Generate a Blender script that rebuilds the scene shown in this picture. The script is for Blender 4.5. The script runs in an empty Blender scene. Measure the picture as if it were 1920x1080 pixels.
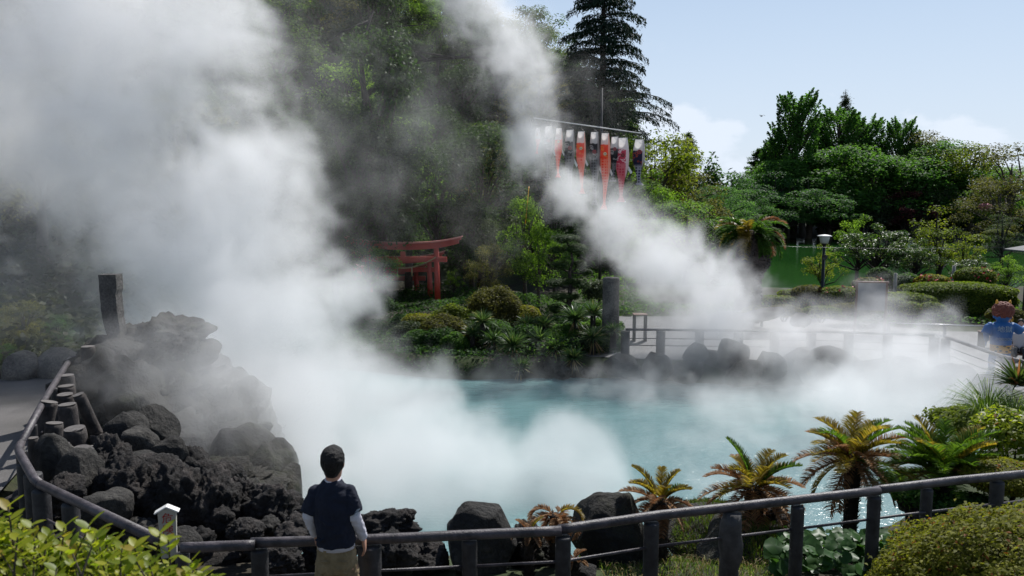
import bpy, math, random
import numpy as np
from mathutils import Vector, Matrix, noise as mnoise

R = np.random.RandomState(7)
random.seed(7)
rad = math.radians

# ------------------------------------------------------------------ camera, sky, sun, exposure
PITCH = rad(6.5); F = 1500.0; CZ = 5.0
sc = bpy.context.scene
COL = sc.collection
cam = bpy.data.cameras.new('camera'); camo = bpy.data.objects.new('camera', cam); COL.objects.link(camo)
camo.location = (0, 0, CZ); camo.rotation_euler = (rad(90) - PITCH, 0, 0)
cam.sensor_width = 36; cam.lens = 36 * F / 1920; cam.clip_end = 5000; cam.clip_start = .05
cam.dof.use_dof = True; cam.dof.focus_distance = 16.0; cam.dof.aperture_fstop = 5.6
sc.camera = camo

EL, AZ = rad(50), rad(30)
SUN_DIR = Vector((math.sin(AZ) * math.cos(EL), math.cos(AZ) * math.cos(EL), math.sin(EL)))
world = bpy.data.worlds.new('World'); sc.world = world; world.use_nodes = True
wt = world.node_tree; wbg = wt.nodes['Background']
sky = wt.nodes.new('ShaderNodeTexSky'); sky.sky_type = 'NISHITA'; sky.sun_disc = False
sky.sun_elevation = EL; sky.sun_rotation = AZ; sky.air_density = 1.0; sky.dust_density = 0.6; sky.ozone_density = 2.5
# thin cumulus near the horizon
tc = wt.nodes.new('ShaderNodeTexCoord'); sep = wt.nodes.new('ShaderNodeSeparateXYZ'); wt.links.new(tc.outputs['Generated'], sep.inputs[0])
mp = wt.nodes.new('ShaderNodeMapping'); mp.inputs['Scale'].default_value = (5, 5, 9); wt.links.new(tc.outputs['Generated'], mp.inputs[0])
cn = wt.nodes.new('ShaderNodeTexNoise'); cn.inputs['Scale'].default_value = 1.6; cn.inputs['Detail'].default_value = 8; cn.inputs['Roughness'].default_value = .55
wt.links.new(mp.outputs[0], cn.inputs['Vector'])
def wmath(op, a, b, c=None):
    n = wt.nodes.new('ShaderNodeMath'); n.operation = op
    for i, x in enumerate((a, b, c)):
        if x is None: continue
        if isinstance(x, (int, float)): n.inputs[i].default_value = x
        else: wt.links.new(x, n.inputs[i])
    return n.outputs[0]
def wramp(x, a, b, lo=0., hi=1.):
    n = wt.nodes.new('ShaderNodeMapRange'); n.interpolation_type = 'SMOOTHSTEP'
    wt.links.new(x, n.inputs[0]); n.inputs[1].default_value = a; n.inputs[2].default_value = b; n.inputs[3].default_value = lo; n.inputs[4].default_value = hi
    return n.outputs[0]
cov = wramp(sep.outputs['Z'], .02, .16, .0, .24)
cl = wramp(wmath('SUBTRACT', cn.outputs[0], cov), .37, .47)
cl = wmath('MULTIPLY', cl, wramp(sep.outputs['Z'], .10, .20, .9, 0.))
hz = wramp(sep.outputs['Z'], .05, .62, .86, .0)
mixh = wt.nodes.new('ShaderNodeMix'); mixh.data_type = 'RGBA'; lowc = wt.nodes.new('ShaderNodeMix'); lowc.data_type = 'RGBA'; lowc.inputs[6].default_value = (8.6, 9.8, 11.4, 1); lowc.inputs[7].default_value = (7.2, 8.9, 11.2, 1)
wt.links.new(wramp(sep.outputs['Z'], .0, .28), lowc.inputs[0]); wt.links.new(lowc.outputs[2], mixh.inputs[7])
wt.links.new(hz, mixh.inputs[0]); wt.links.new(sky.outputs[0], mixh.inputs[6])
mixc = wt.nodes.new('ShaderNodeMix'); mixc.data_type = 'RGBA'; mixc.inputs[7].default_value = (9.6, 10.6, 12.0, 1)
wt.links.new(cl, mixc.inputs[0]); wt.links.new(mixh.outputs[2], mixc.inputs[6])
wt.links.new(mixc.outputs[2], wbg.inputs[0]); wbg.inputs[1].default_value = 0.085

sunl = bpy.data.lights.new('sun', 'SUN'); sunl.energy = 5.0; sunl.angle = rad(.5); sunl.color = (1, .975, .935)
suno = bpy.data.objects.new('sun', sunl); COL.objects.link(suno); suno.rotation_euler = SUN_DIR.to_track_quat('Z', 'Y').to_euler()
sc.view_settings.view_transform = 'Standard'; sc.view_settings.look = 'None'; sc.view_settings.gamma = 1; sc.view_settings.exposure = 0.0
cy = sc.cycles
cy.volume_bounces = 8; cy.max_bounces = 10; cy.transparent_max_bounces = 128; cy.diffuse_bounces = 3; cy.glossy_bounces = 2; cy.transmission_bounces = 4
cy.volume_step_rate = 2.0; cy.volume_max_steps = 256; cy.use_denoising = True; cy.sample_clamp_indirect = 6

# ------------------------------------------------------------------ helpers
def at(px, py, Y=None, Z=None):
    u = (px - 960) / F; v = (540 - py) / F
    d = Vector((u, math.cos(PITCH) + v * math.sin(PITCH), -math.sin(PITCH) + v * math.cos(PITCH)))
    k = Y / d.y if Y is not None else (Z - CZ) / d.z
    return Vector((0, 0, CZ)) + d * k
def S(px, Y): return px * Y / 1480.0        # pixels -> metres at depth Y

def tag(o, label=None, cat=None, group=None, kind=None):
    if label: o['label'] = label
    if cat: o['category'] = cat
    if group: o['group'] = group
    if kind: o['kind'] = kind
    return o
def empty(name, loc=(0, 0, 0), rz=0., scale=1., label=None, cat=None, group=None, kind=None):
    o = bpy.data.objects.new(name, None); COL.objects.link(o); o.location = loc; o.rotation_euler = (0, 0, rz)
    o.scale = (scale,) * 3 if isinstance(scale, (int, float)) else scale
    o.empty_display_size = .1
    return tag(o, label, cat, group, kind)
def link(name, me, parent=None):
    o = bpy.data.objects.new(name, me); COL.objects.link(o)
    if parent: o.parent = parent
    return o
def copy_tree(o, parent=None):
    c = o.copy(); COL.objects.link(c)
    if parent: c.parent = parent
    for ch in list(o.children): copy_tree(ch, c)
    return c

class MB:
    """mesh accumulator"""
    def __init__(s): s.v = []; s.f = []; s.t = []; s.m = []; s.n = 0; s.sm = []
    def add(s, V, Fc, tint=.5, mi=0, smooth=True):
        V = np.asarray(V, float).reshape(-1, 3); k = s.n; s.v.append(V); s.n += len(V)
        if isinstance(Fc, np.ndarray):
            s.f.append((Fc + k)); nf = len(Fc)
        else:
            s.f.append([tuple(i + k for i in q) for q in Fc]); nf = len(Fc)
        s.t.append(np.broadcast_to(np.asarray(tint, float), (nf,)))
        s.m.append(np.full(nf, mi)); s.sm.append(np.full(nf, smooth))
        return s
    def box(s, c, d, rot=None, bev=0., **k):
        h = np.array(d) / 2.
        if bev > 0:
            b = min(bev, min(h) * .45)
            # rounded by octagonal prism in xy plus inset caps
            pts = []
            x, y, z = h
            for zz, i in ((-z, b), (-z + b, 0), (z - b, 0), (z, b)):
                X, Y = x - i, y - i
                pts += [(-X + b, -Y, zz), (X - b, -Y, zz), (X, -Y + b, zz), (X, Y - b, zz), (X - b, Y, zz), (-X + b, Y, zz), (-X, Y - b, zz), (-X, -Y + b, zz)]
            fs = [tuple(range(7, -1, -1)), tuple(range(24, 32))]
            for r in range(3):
                for j in range(8):
                    a = r * 8 + j; b2 = r * 8 + (j + 1) % 8; fs.append((a, b2, b2 + 8, a + 8))
            V = np.array(pts)
        else:
            V = np.array([(sx, sy, sz) for sz in (-1, 1) for sy in (-1, 1) for sx in (-1, 1)]) * h
            fs = [(0, 2, 3, 1), (4, 5, 7, 6), (0, 1, 5, 4), (2, 6, 7, 3), (0, 4, 6, 2), (1, 3, 7, 5)]
        if rot is not None: V = V @ np.array(rot.to_3x3()).T
        k.setdefault('smooth', False)
        return s.add(V + np.array(c), fs, **k)
    def tube(s, path, rr, n=8, cap=True, wob=0., ell=1., **k):
        P = np.array([tuple(p) for p in path], float); m = len(P)
        rr = np.broadcast_to(np.asarray(rr, float), (m,))
        T = np.gradient(P, axis=0); T /= np.maximum(np.linalg.norm(T, axis=1), 1e-9)[:, None]
        ref = np.array([0, 0, 1.]) if abs(T[0][2]) < .9 else np.array([1., 0, 0])
        V = []
        u = np.cross(T[0], ref); u /= np.linalg.norm(u)
        for i in range(m):
            u = u - T[i] * np.dot(u, T[i]); u /= max(np.linalg.norm(u), 1e-9)
            w = np.cross(T[i], u)
            for j in range(n):
                a = 2 * math.pi * j / n
                r = rr[i] * (1 + (wob * (R.rand() - .5) if wob else 0))
                V.append(P[i] + r * (math.cos(a) * u + ell * math.sin(a) * w))
        fs = [(i * n + j, i * n + (j + 1) % n, (i + 1) * n + (j + 1) % n, (i + 1) * n + j) for i in range(m - 1) for j in range(n)]
        if cap: fs += [tuple(range(n - 1, -1, -1)), tuple((m - 1) * n + j for j in range(n))]
        return s.add(V, fs, **k)
    def lathe(s, c, prof, n=24, cap=True, **k):
        V = [(c[0] + r * math.cos(2 * math.pi * j / n), c[1] + r * math.sin(2 * math.pi * j / n), c[2] + z) for r, z in prof for j in range(n)]
        m = len(prof)
        fs = [(i * n + j, i * n + (j + 1) % n, (i + 1) * n + (j + 1) % n, (i + 1) * n + j) for i in range(m - 1) for j in range(n)]
        if cap: fs += [tuple(range(n - 1, -1, -1)), tuple((m - 1) * n + j for j in range(n))]
        return s.add(V, fs, **k)
    def loft(s, rings, n=20, **k):   # rings (x,y,z,rx,ry)
        V = [(x + rx * math.cos(2 * math.pi * j / n), y + ry * math.sin(2 * math.pi * j / n), z) for x, y, z, rx, ry in rings for j in range(n)]
        m = len(rings)
        fs = [(i * n + j, i * n + (j + 1) % n, (i + 1) * n + (j + 1) % n, (i + 1) * n + j) for i in range(m - 1) for j in range(n)]
        fs += [tuple(range(n - 1, -1, -1)), tuple((m - 1) * n + j for j in range(n))]
        return s.add(V, fs, **k)
    def ball(s, c, r, n=12, **k):
        r = np.broadcast_to(np.asarray(r, float), (3,))
        prof = [(math.sin(math.pi * i / n), -math.cos(math.pi * i / n)) for i in range(n + 1)]; prof[0] = (1e-3, -1); prof[-1] = (1e-3, 1)
        a = MB(); a.lathe((0, 0, 0), prof, n=n * 2)
        return s.add(a.v[0] * r + np.array(c), a.f[0], **k)
    def leaves(s, C, size, up=.5, out=None, asp=.5, tint=None, fold=0., dirs=None, **k):
        """diamond leaves at the points C"""
        C = np.asarray(C, float); n = len(C)
        N = R.normal(size=(n, 3)); N /= np.linalg.norm(N, axis=1)[:, None]
        N[:, 2] = np.abs(N[:, 2])
        N = N + np.array([0, 0, up])
        if out is not None: N = N + out
        N /= np.linalg.norm(N, axis=1)[:, None]
        D = R.normal(size=(n, 3)) if dirs is None else dirs + R.normal(size=(n, 3)) * .3
        D = D - N * np.sum(D * N, axis=1)[:, None]; D /= np.maximum(np.linalg.norm(D, axis=1), 1e-6)[:, None]
        W = np.cross(N, D)
        L = (size * (.6 + .8 * R.rand(n)))[:, None]; w = L * asp * .5
        base = C - D * L * .5; tip = C + D * L * .5 - N * L * .12
        lf = C + W * w + N * L * fold; rt = C - W * w + N * L * fold
        V = np.stack([base, rt, tip, lf], 1).reshape(-1, 3)
        Fc = np.arange(4 * n).reshape(n, 4)
        if tint is None: tint = R.rand(n)
        return s.add(V, Fc, tint=tint, **k)
    def blades(s, B, Tp, width, bend=.25, seg=3, tint=None, **k):
        """thin blades from B to Tp, drooping"""
        B = np.asarray(B, float); Tp = np.asarray(Tp, float); n = len(B)
        D = Tp - B; L = np.linalg.norm(D, axis=1)
        W = np.cross(D, np.array([0, 0, 1.]) + R.normal(size=(n, 3)) * .4); W /= np.maximum(np.linalg.norm(W, axis=1), 1e-6)[:, None]
        w = np.broadcast_to(np.asarray(width, float), (n,))
        rows = []
        for i in range(seg + 1):
            t = i / seg; c = B + D * t; c[:, 2] += (bend * L) * (math.sin(math.pi * t * .9) * .8) - bend * L * t * t * .8
            ww = (w * (1 - t) ** .7 * (1. if i else .8))[:, None] * .5 + 1e-4
            rows += [c - W * ww, c + W * ww]
        V = np.stack(rows, 1).reshape(-1, 3); q = 2 * (seg + 1)
        base = np.array([[2 * i, 2 * i + 1, 2 * i + 3, 2 * i + 2] for i in range(seg)])
        Fc = (np.arange(n)[:, None, None] * q + base[None]).reshape(-1, 4)
        if tint is None: tint = R.rand(n)
        return s.add(V, Fc, tint=np.repeat(tint, seg), **k)
    def mesh(s, name, mats):
        me = bpy.data.meshes.new(name)
        V = np.concatenate(s.v); faces = []
        tot = []; idx = []
        for f in s.f:
            if isinstance(f, np.ndarray): idx.append(f.reshape(-1)); tot.append(np.full(len(f), f.shape[1]))
            else:
                tot.append(np.array([len(q) for q in f], int)); idx.append(np.array([i for q in f for i in q], int))
        idx = np.concatenate(idx).astype(np.int32); tot = np.concatenate(tot).astype(np.int32)
        me.vertices.add(len(V)); me.vertices.foreach_set('co', V.astype(np.float32).reshape(-1))
        me.loops.add(len(idx)); me.loops.foreach_set('vertex_index', idx)
        me.polygons.add(len(tot)); st = np.concatenate([[0], np.cumsum(tot)[:-1]]).astype(np.int32)
        me.polygons.foreach_set('loop_start', st); me.polygons.foreach_set('loop_total', tot)
        me.polygons.foreach_set('material_index', np.concatenate(s.m).astype(np.int32))
        me.polygons.foreach_set('use_smooth', np.concatenate(s.sm).astype(bool))
        me.update(calc_edges=True)
        a = me.attributes.new('tint', 'FLOAT', 'FACE'); a.data.foreach_set('value', np.concatenate(s.t).astype(np.float32))
        for m in (mats if isinstance(mats, (list, tuple)) else [mats]): me.materials.append(m)
        return me
    def build(s, name, mats, parent=None): return link(name, s.mesh(name, mats), parent)

# ------------------------------------------------------------------ materials
def newmat(name):
    m = bpy.data.materials.new(name); m.use_nodes = True
    return m, m.node_tree, m.node_tree.nodes['Principled BSDF']
def nd(t, typ, **k):
    n = t.nodes.new(typ)
    for a, b in k.items(): setattr(n, a, b)
    return n
def ramp(t, src, stops):
    r = nd(t, 'ShaderNodeValToRGB'); e = r.color_ramp.elements
    while len(e) > 1: e.remove(e[-1])
    e[0].position = stops[0][0]; e[0].color = (*stops[0][1], 1)
    for p, c in stops[1:]:
        x = e.new(p); x.color = (*c, 1)
    t.links.new(src, r.inputs[0]); return r.outputs[0]
def tnoise(t, scale, det=4, rough=.55, obj=True, vec=None):
    n = nd(t, 'ShaderNodeTexNoise'); n.inputs['Scale'].default_value = scale; n.inputs['Detail'].default_value = det; n.inputs['Roughness'].default_value = rough
    if vec is None:
        c = nd(t, 'ShaderNodeTexCoord'); vec = c.outputs['Object']
    t.links.new(vec, n.inputs['Vector']); return n.outputs[0]
def bump(t, bs, h, strength=.4, dist=.02):
    b = nd(t, 'ShaderNodeBump'); b.inputs['Strength'].default_value = strength; b.inputs['Distance'].default_value = dist
    t.links.new(h, b.inputs['Height']); t.links.new(b.outputs[0], bs.inputs['Normal'])
def leafmat(name, dark, mid, light, tr=.38, rough=.6, trc=None, old=None, spec=.14):
    m, t, bs = newmat(name)
    a = nd(t, 'ShaderNodeAttribute', attribute_name='tint')
    oi = nd(t, 'ShaderNodeObjectInfo')
    mm = nd(t, 'ShaderNodeMath', operation='MULTIPLY_ADD'); t.links.new(oi.outputs['Random'], mm.inputs[0]); mm.inputs[1].default_value = .22; 
    sb = nd(t, 'ShaderNodeMath', operation='SUBTRACT'); t.links.new(a.outputs['Fac'], sb.inputs[0]); sb.inputs[1].default_value = .11
    t.links.new(sb.outputs[0], mm.inputs[2])
    st = [(0, dark), (.5, mid), (.93, light)]
    if old: st.append((.97, old))
    c = ramp(t, mm.outputs[0], st)
    t.links.new(c, bs.inputs['Base Color']); bs.inputs['Roughness'].default_value = rough
    bs.inputs['Specular IOR Level'].default_value = spec
    trn = nd(t, 'ShaderNodeBsdfTranslucent'); mx = nd(t, 'ShaderNodeMixShader'); mx.inputs[0].default_value = tr
    g = nd(t, 'ShaderNodeMix', data_type='RGBA', blend_type='MULTIPLY'); g.inputs[0].default_value = 1; t.links.new(c, g.inputs[6]); g.inputs[7].default_value = (*(trc or (2.0, 2.1, .9)), 1)
    t.links.new(g.outputs[2], trn.inputs[0]); t.links.new(bs.outputs[0], mx.inputs[1]); t.links.new(trn.outputs[0], mx.inputs[2])
    t.links.new(mx.outputs[0], t.nodes['Material Output'].inputs['Surface'])
    return m
def plain(name, c, rough=.6, c2=None, scale=6., b=.0, metal=0., bs_scale=40, spec=.5):
    m, t, bs = newmat(name)
    if c2:
        t.links.new(ramp(t, tnoise(t, scale, 5, .6), [(.35, c), (.65, c2)]), bs.inputs['Base Color'])
    else: bs.inputs['Base Color'].default_value = (*c, 1)
    bs.inputs['Roughness'].default_value = rough; bs.inputs['Metallic'].default_value = metal; bs.inputs['Specular IOR Level'].default_value = spec
    if b: bump(t, bs, tnoise(t, bs_scale, 5, .6), b, .01)
    return m
def rockmat(name, c1, c2, c3, scale=2.5, bs=.8, moss=None):
    m, t, b = newmat(name)
    geo = nd(t, 'ShaderNodeNewGeometry'); pos = geo.outputs['Position']
    n1 = tnoise(t, scale, 6, .65, vec=pos); n2 = tnoise(t, scale * 9, 5, .7, vec=pos)
    c = ramp(t, n1, [(.3, c1), (.5, c2), (.7, c3)])
    mx = nd(t, 'ShaderNodeMix', data_type='RGBA', blend_type='MULTIPLY'); mx.inputs[0].default_value = .8
    t.links.new(c, mx.inputs[6]); t.links.new(ramp(t, n2, [(.35, (.35, .35, .35)), (.6, (1.1, 1.08, 1.05))]), mx.inputs[7])
    col = mx.outputs[2]
    if moss:
        mo = nd(t, 'ShaderNodeMix', data_type='RGBA'); t.links.new(ramp(t, tnoise(t, scale * .7, 5, .7, vec=pos), [(.52, (0, 0, 0)), (.66, (.85, .85, .85))]), mo.inputs[0])
        t.links.new(col, mo.inputs[6]); mo.inputs[7].default_value = (*moss, 1); col = mo.outputs[2]
    t.links.new(col, b.inputs['Base Color']); b.inputs['Roughness'].default_value = .85
    vo = nd(t, 'ShaderNodeTexVoronoi'); vo.inputs['Scale'].default_value = scale * 7; t.links.new(pos, vo.inputs['Vector'])
    ad = nd(t, 'ShaderNodeMath', operation='MULTIPLY_ADD'); t.links.new(vo.outputs[0], ad.inputs[0]); ad.inputs[1].default_value = .35; t.links.new(n2, ad.inputs[2])
    bump(t, b, ad.outputs[0], bs, .05)
    return m
M = {}
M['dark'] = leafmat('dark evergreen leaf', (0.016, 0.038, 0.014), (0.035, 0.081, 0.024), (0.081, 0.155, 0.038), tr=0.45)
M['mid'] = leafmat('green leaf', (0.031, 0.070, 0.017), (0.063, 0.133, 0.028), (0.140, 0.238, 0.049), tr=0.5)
M['bright'] = leafmat('young bright leaf', (0.040, 0.086, 0.014), (0.092, 0.172, 0.023), (0.196, 0.310, 0.046), tr=0.5)
M['yellow'] = leafmat('yellow green leaf', (.045, .07, .012), (.11, .145, .018), (.23, .26, .03), tr=.45)
M['olive'] = leafmat('olive brown leaf', (0.036, 0.041, 0.014), (0.090, 0.090, 0.029), (0.168, 0.156, 0.048), tr=0.45)
M['grey'] = leafmat('dusty grey green leaf', (.026, .040, .020), (.05, .072, .036), (.10, .125, .065), tr=.25)
M['cherry'] = leafmat('cherry leaf', (0.023, 0.065, 0.026), (0.051, 0.123, 0.043), (0.109, 0.217, 0.065), tr=0.45)
M['cedar'] = leafmat('cedar needle', (.007, .016, .012), (.013, .030, .020), (.028, .055, .030), tr=.12)
M['pine'] = leafmat('pine needle', (0.018, 0.034, 0.013), (0.036, 0.068, 0.021), (0.078, 0.117, 0.033), tr=0.3)
M['ginkgo'] = leafmat('ginkgo leaf', (0.030, 0.072, 0.021), (0.057, 0.138, 0.033), (0.112, 0.225, 0.053), tr=0.5)
M['purple'] = leafmat('purple maple leaf', (.05, .015, .02), (.09, .03, .035), (.14, .06, .05), trc=(2, 1, 1))
M['camellia'] = leafmat('glossy leaf', (0.018, 0.042, 0.014), (0.036, 0.078, 0.024), (0.102, 0.144, 0.042), tr=0.35, rough=.42, spec=.3)
M['azalea'] = leafmat('clipped azalea leaf', (.05, .055, .01), (.14, .15, .016), (.26, .25, .03), tr=.4, old=(.20, .07, .02))
M['hedge'] = leafmat('clipped hedge leaf', (0.034, 0.057, 0.011), (0.103, 0.149, 0.021), (0.218, 0.253, 0.034), tr=0.4, old=(.16, .07, .02))
M['broad'] = leafmat('broad spring leaf', (.07, .12, .014), (.21, .25, .02), (.38, .37, .035), tr=.5, rough=.42, spec=.25, old=(.26, .12, .05), trc=(1.6, 1.8, .8))
M['frond'] = leafmat('cycad frond', (.10, .08, .015), (.22, .17, .03), (.34, .22, .055), tr=.5, rough=.4, spec=.3)
M['frond_green'] = leafmat('green cycad frond', (.035, .075, .012), (.08, .15, .02), (.16, .24, .035), tr=.45, rough=.35)
M['frond_brown'] = leafmat('scorched cycad frond', (.15, .085, .04), (.30, .18, .09), (.46, .32, .18), tr=.4, rough=.6, trc=(1.5, 1.1, .9))
M['blade'] = leafmat('spiky leaf', (.025, .055, .024), (.055, .105, .04), (.14, .20, .08), tr=.3, rough=.4, spec=.3, old=(.28, .25, .15))
M['blade_red'] = leafmat('red tipped spiky leaf', (.03, .05, .018), (.06, .10, .03), (.12, .16, .05), tr=.25, rough=.3, old=(.3, .12, .07))
M['straw'] = leafmat('straw blade', (.12, .09, .04), (.25, .19, .09), (.38, .32, .17), tr=.3, rough=.6, trc=(1.3, 1.2, 1))
M['grass'] = leafmat('long grass blade', (.04, .08, .012), (.09, .16, .025), (.2, .26, .06), tr=.35, rough=.4)
M['butter'] = leafmat('large glossy round leaf', (.02, .055, .015), (.045, .11, .025), (.1, .2, .04), tr=.3, rough=.42, spec=.25)
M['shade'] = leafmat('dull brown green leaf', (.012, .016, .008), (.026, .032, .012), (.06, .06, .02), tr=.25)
M['pine_dark'] = leafmat('dark pine needle', (.010, .018, .007), (.020, .036, .011), (.045, .065, .018), tr=.15)
M['hill_dark'] = leafmat('hillside evergreen leaf', (.012, .026, .009), (.026, .058, .016), (.060, .11, .028), tr=.35)
M['hill_mid'] = leafmat('hillside green leaf', (.02, .04, .01), (.045, .085, .02), (.11, .17, .035), tr=.42)
M['bark'] = plain('bark', (.035, .026, .02), .9, (.09, .07, .055), 9, .8)
M['bark_dark'] = plain('dark bark', (.016, .013, .011), .9, (.04, .033, .028), 9, .8)
M['cyc'] = plain('cycad trunk scales', (.012, .009, .007), .95, (.05, .036, .026), 30, .9)
M['palmt'] = plain('palm trunk', (.035, .027, .024), .95, (.10, .075, .065), 12, 1.)
M['rock'] = rockmat('boulder stone', (.014, .013, .011), (.036, .033, .029), (.095, .088, .077), bs=1.)
M['lava'] = rockmat('dark lava rock', (.008, .007, .007), (.026, .022, .020), (.085, .070, .064), 3.5, 1.)
M['mossrock'] = rockmat('mossy rock', (.009, .008, .007), (.022, .020, .015), (.048, .042, .033), 2, 1., moss=(.028, .032, .012))
M['wallrock'] = rockmat('pale kerb stone', (.07, .062, .055), (.15, .135, .12), (.24, .22, .19), 3, .6)
M['pillar'] = rockmat('standing stone', (.06, .057, .054), (.11, .105, .10), (.17, .165, .155), 3, .8)
M['rail'] = plain('weathered dark rail', (.030, .026, .029), .45, (.10, .085, .092), 9, .5, bs_scale=70)
M['post'] = plain('dark log post', (.012, .011, .012), .6, (.038, .036, .038), 10, .6)
M['postg'] = plain('grey log post', (.035, .032, .032), .7, (.085, .08, .078), 8, .6)
M['stump'] = plain('weathered log stump', (.02, .017, .016), .85, (.075, .062, .056), 9, .9)
M['cut'] = plain('cut log end', (.09, .08, .075), .8, (.16, .145, .135), 16, .3)
M['torii'] = plain('vermilion paint', (.32, .028, .018), .5, (.40, .045, .026), 3, .1)
M['toriitop'] = plain('pale vermilion top', (.42, .12, .10), .35, (.5, .2, .17), 5, .1)  # cap board, paler and smoother than the beams
M['rope'] = plain('straw rope', (.22, .17, .08), .9, (.33, .27, .15), 30, .5)
M['white'] = plain('white paint', (.72, .71, .67), .5, (.8, .79, .76), 8)
M['signw'] = plain('shaded white board', (.42, .40, .34), .7, (.5, .48, .42), 8)  # white sign front, with its shade put into the darker colour
M['red'] = plain('red lettering', (.42, .03, .02), .6)
M['ink'] = plain('black lettering', (.03, .03, .03), .6)
M['black'] = plain('black metal', (.012, .014, .014), .4)
M['lampw'] = plain('lamp diffuser', (.42, .45, .42), .4)
M['steel'] = plain('pale steel', (.45, .45, .46), .35, metal=.6)
M['concrete'] = plain('concrete', (.2, .195, .19), .85, (.30, .29, .28), 5, .3)
M['skin'] = plain('skin', (.50, .27, .18), .5, (.55, .30, .21), 8)
M['hair'] = plain('black hair', (.006, .005, .005), .5, (.011, .009, .008), 30, 1., bs_scale=160, spec=.3)
M['navy'] = plain('navy cotton', (.004, .007, .020), .9, (.007, .011, .028), 18, .25, bs_scale=300)
M['sleeve'] = plain('white cotton', (.55, .54, .60), .8, (.62, .61, .67), 8, .2, bs_scale=60)
M['khaki'] = plain('khaki cotton', (.19, .14, .07), .85, (.31, .235, .13), 10, .4, bs_scale=60)
M['blue'] = plain('blue paint', (.015, .10, .30), .5, (.02, .13, .36), 6)
M['curly'] = plain('brown curly hair', (.12, .028, .018), .7, (.22, .06, .035), 40, 1., bs_scale=50)
M['horn'] = plain('yellow horn', (.75, .38, .03), .4)
M['tiger'] = plain('orange cloth', (.55, .25, .03), .7, (.62, .30, .04), 5)
M['spot'] = plain('dark patch', (.02, .016, .012), .7)
M['pale'] = plain('pale marking', (.35, .42, .5), .6)
M['brown'] = plain('brown frame', (.13, .06, .04), .6, (.18, .09, .06), 6)
M['board'] = plain('grey board', (.20, .21, .22), .5, (.26, .27, .28), 2)
M['flower'] = plain('red flower', (.5, .03, .04), .6)
M['pink'] = plain('pink flower', (.55, .16, .22), .6)
M['tile'] = plain('grey roof tile', (.09, .095, .10), .7, (.15, .155, .16), 12, .3)
M['cloth'] = plain('white shirt cloth', (.6, .55, .54), .8)
M['trunkwrap'] = plain('pale support post', (.22, .21, .19), .8, (.3, .29, .26), 8)

# ------------------------------------------------------------------ the ground
def sstep(a, b, x):
    t = np.clip((x - a) / (b - a), 0, 1); return t * t * (3 - 2 * t)
POOL = [(-4.0, 10.4), (-1.5, 9.9), (1.2, 9.8), (3.4, 10.3), (5.4, 11.2), (7.2, 12.8), (9.2, 15.0), (11.0, 17.0), (11.2, 20.2), (8.5, 20.7), (5.5, 20.9), (3.6, 21.5), (1.5, 21.7), (-1, 21.4), (-2.3, 21.6), (-5, 22.8), (-9, 20.5), (-9.5, 17.2), (-6.5, 15.6), (-4.6, 14.6), (-3.7, 12.5)]
POND = [(7, 41), (15, 40.5), (24, 40.5), (31, 46), (60, 50), (110, 56), (110, 104), (22, 104), (10, 66)]
def sdist(X, Y, poly):
    d = np.full(X.shape, 1e9); ins = np.zeros(X.shape, bool); n = len(poly)
    for i in range(n):
        x1, y1 = poly[i]; x2, y2 = poly[(i + 1) % n]
        ex, ey = x2 - x1, y2 - y1
        t = np.clip(((X - x1) * ex + (Y - y1) * ey) / (ex * ex + ey * ey), 0, 1)
        d = np.minimum(d, np.hypot(X - x1 - t * ex, Y - y1 - t * ey))
        c = ((y1 > Y) != (y2 > Y)) & (X < (x2 - x1) * (Y - y1) / (y2 - y1 + 1e-12) + x1)
        ins ^= c
    return np.where(ins, -d, d)
TZ = .5; WZ = 1.55
def ground(X, Y):
    X = np.asarray(X, float); Y = np.asarray(Y, float)
    h = TZ + (WZ + .2 - TZ) * (1 - sstep(6.2, 10.2, Y))                       # near bank
    h = np.where(Y < 6.1, WZ + .2 * sstep(5.5, 5.75, Y), h)                    # walkway, kerb
    h = h + 1.6 * (1 - sstep(2.8, 3.7, Y))                                     # embankment under the viewpoint
    rb = sstep(4.5, 8, X) * (1 - sstep(15, 18, Y)) * sstep(6, 8, Y)
    h = h + rb * .55 * (1 - sstep(11, 16, Y))
    lf = 1 - sstep(-6.2, -4.9, X + .12 * (Y - 7.5))                            # left path
    lf = lf * (1 - sstep(16, 19, Y)) * sstep(5.9, 6.2, Y + 0 * X)
    h = h * (1 - lf) + WZ * lf
    # hill at the left and behind
    ridge = np.clip(15 - .95 * (X + .5), 0, 15) + np.clip(-(X + 2) * .45, 0, 16)
    fh = sstep(37, 70, Y + np.clip(-(X + 4) * .9, 0, 16))
    h = h + ridge * fh + .9 * sstep(25, 28, Y) * (1 - sstep(-1, 3, X)) * (1 - sstep(34, 38, Y)) * .6
    h = h + sstep(16, 26, Y) * (1 - sstep(-14, -9, X)) * 3.
    h = h + 1.0 * sstep(104, 110, Y)
    a = sstep(-.25, .55, sdist(X, Y, POOL)); h = h * a + -.6 * (1 - a)
    a = sstep(-.6, 1.2, sdist(X, Y, POND)); h = h * a + -1.2 * (1 - a)
    return h
def gz(x, y): return float(ground(np.array([x]), np.array([y]))[0])
def axis(lo, hi, st, far0, far1):
    a = list(np.arange(lo, hi + st / 2, st)); d = st; x = a[-1]
    while x < far1: d *= 1.13; x += d; a.append(x)
    x = a[0]; d = st
    while x > far0: d *= 1.13; x -= d; a.insert(0, x)
    return np.array(a)
gx = axis(-14, 16, .25, -1600, 1600); gy = axis(1, 40, .25, -60, 2600)
GX, GY = np.meshgrid(gx, gy); GZ = ground(GX, GY)
GZ += np.where((GY > 6.2) & (GZ > .55) & ((GX > -4) | (GY > 16)), (R.rand(*GZ.shape) - .5) * .04, 0)
V = np.stack([GX, GY, GZ], -1).reshape(-1, 3)
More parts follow.
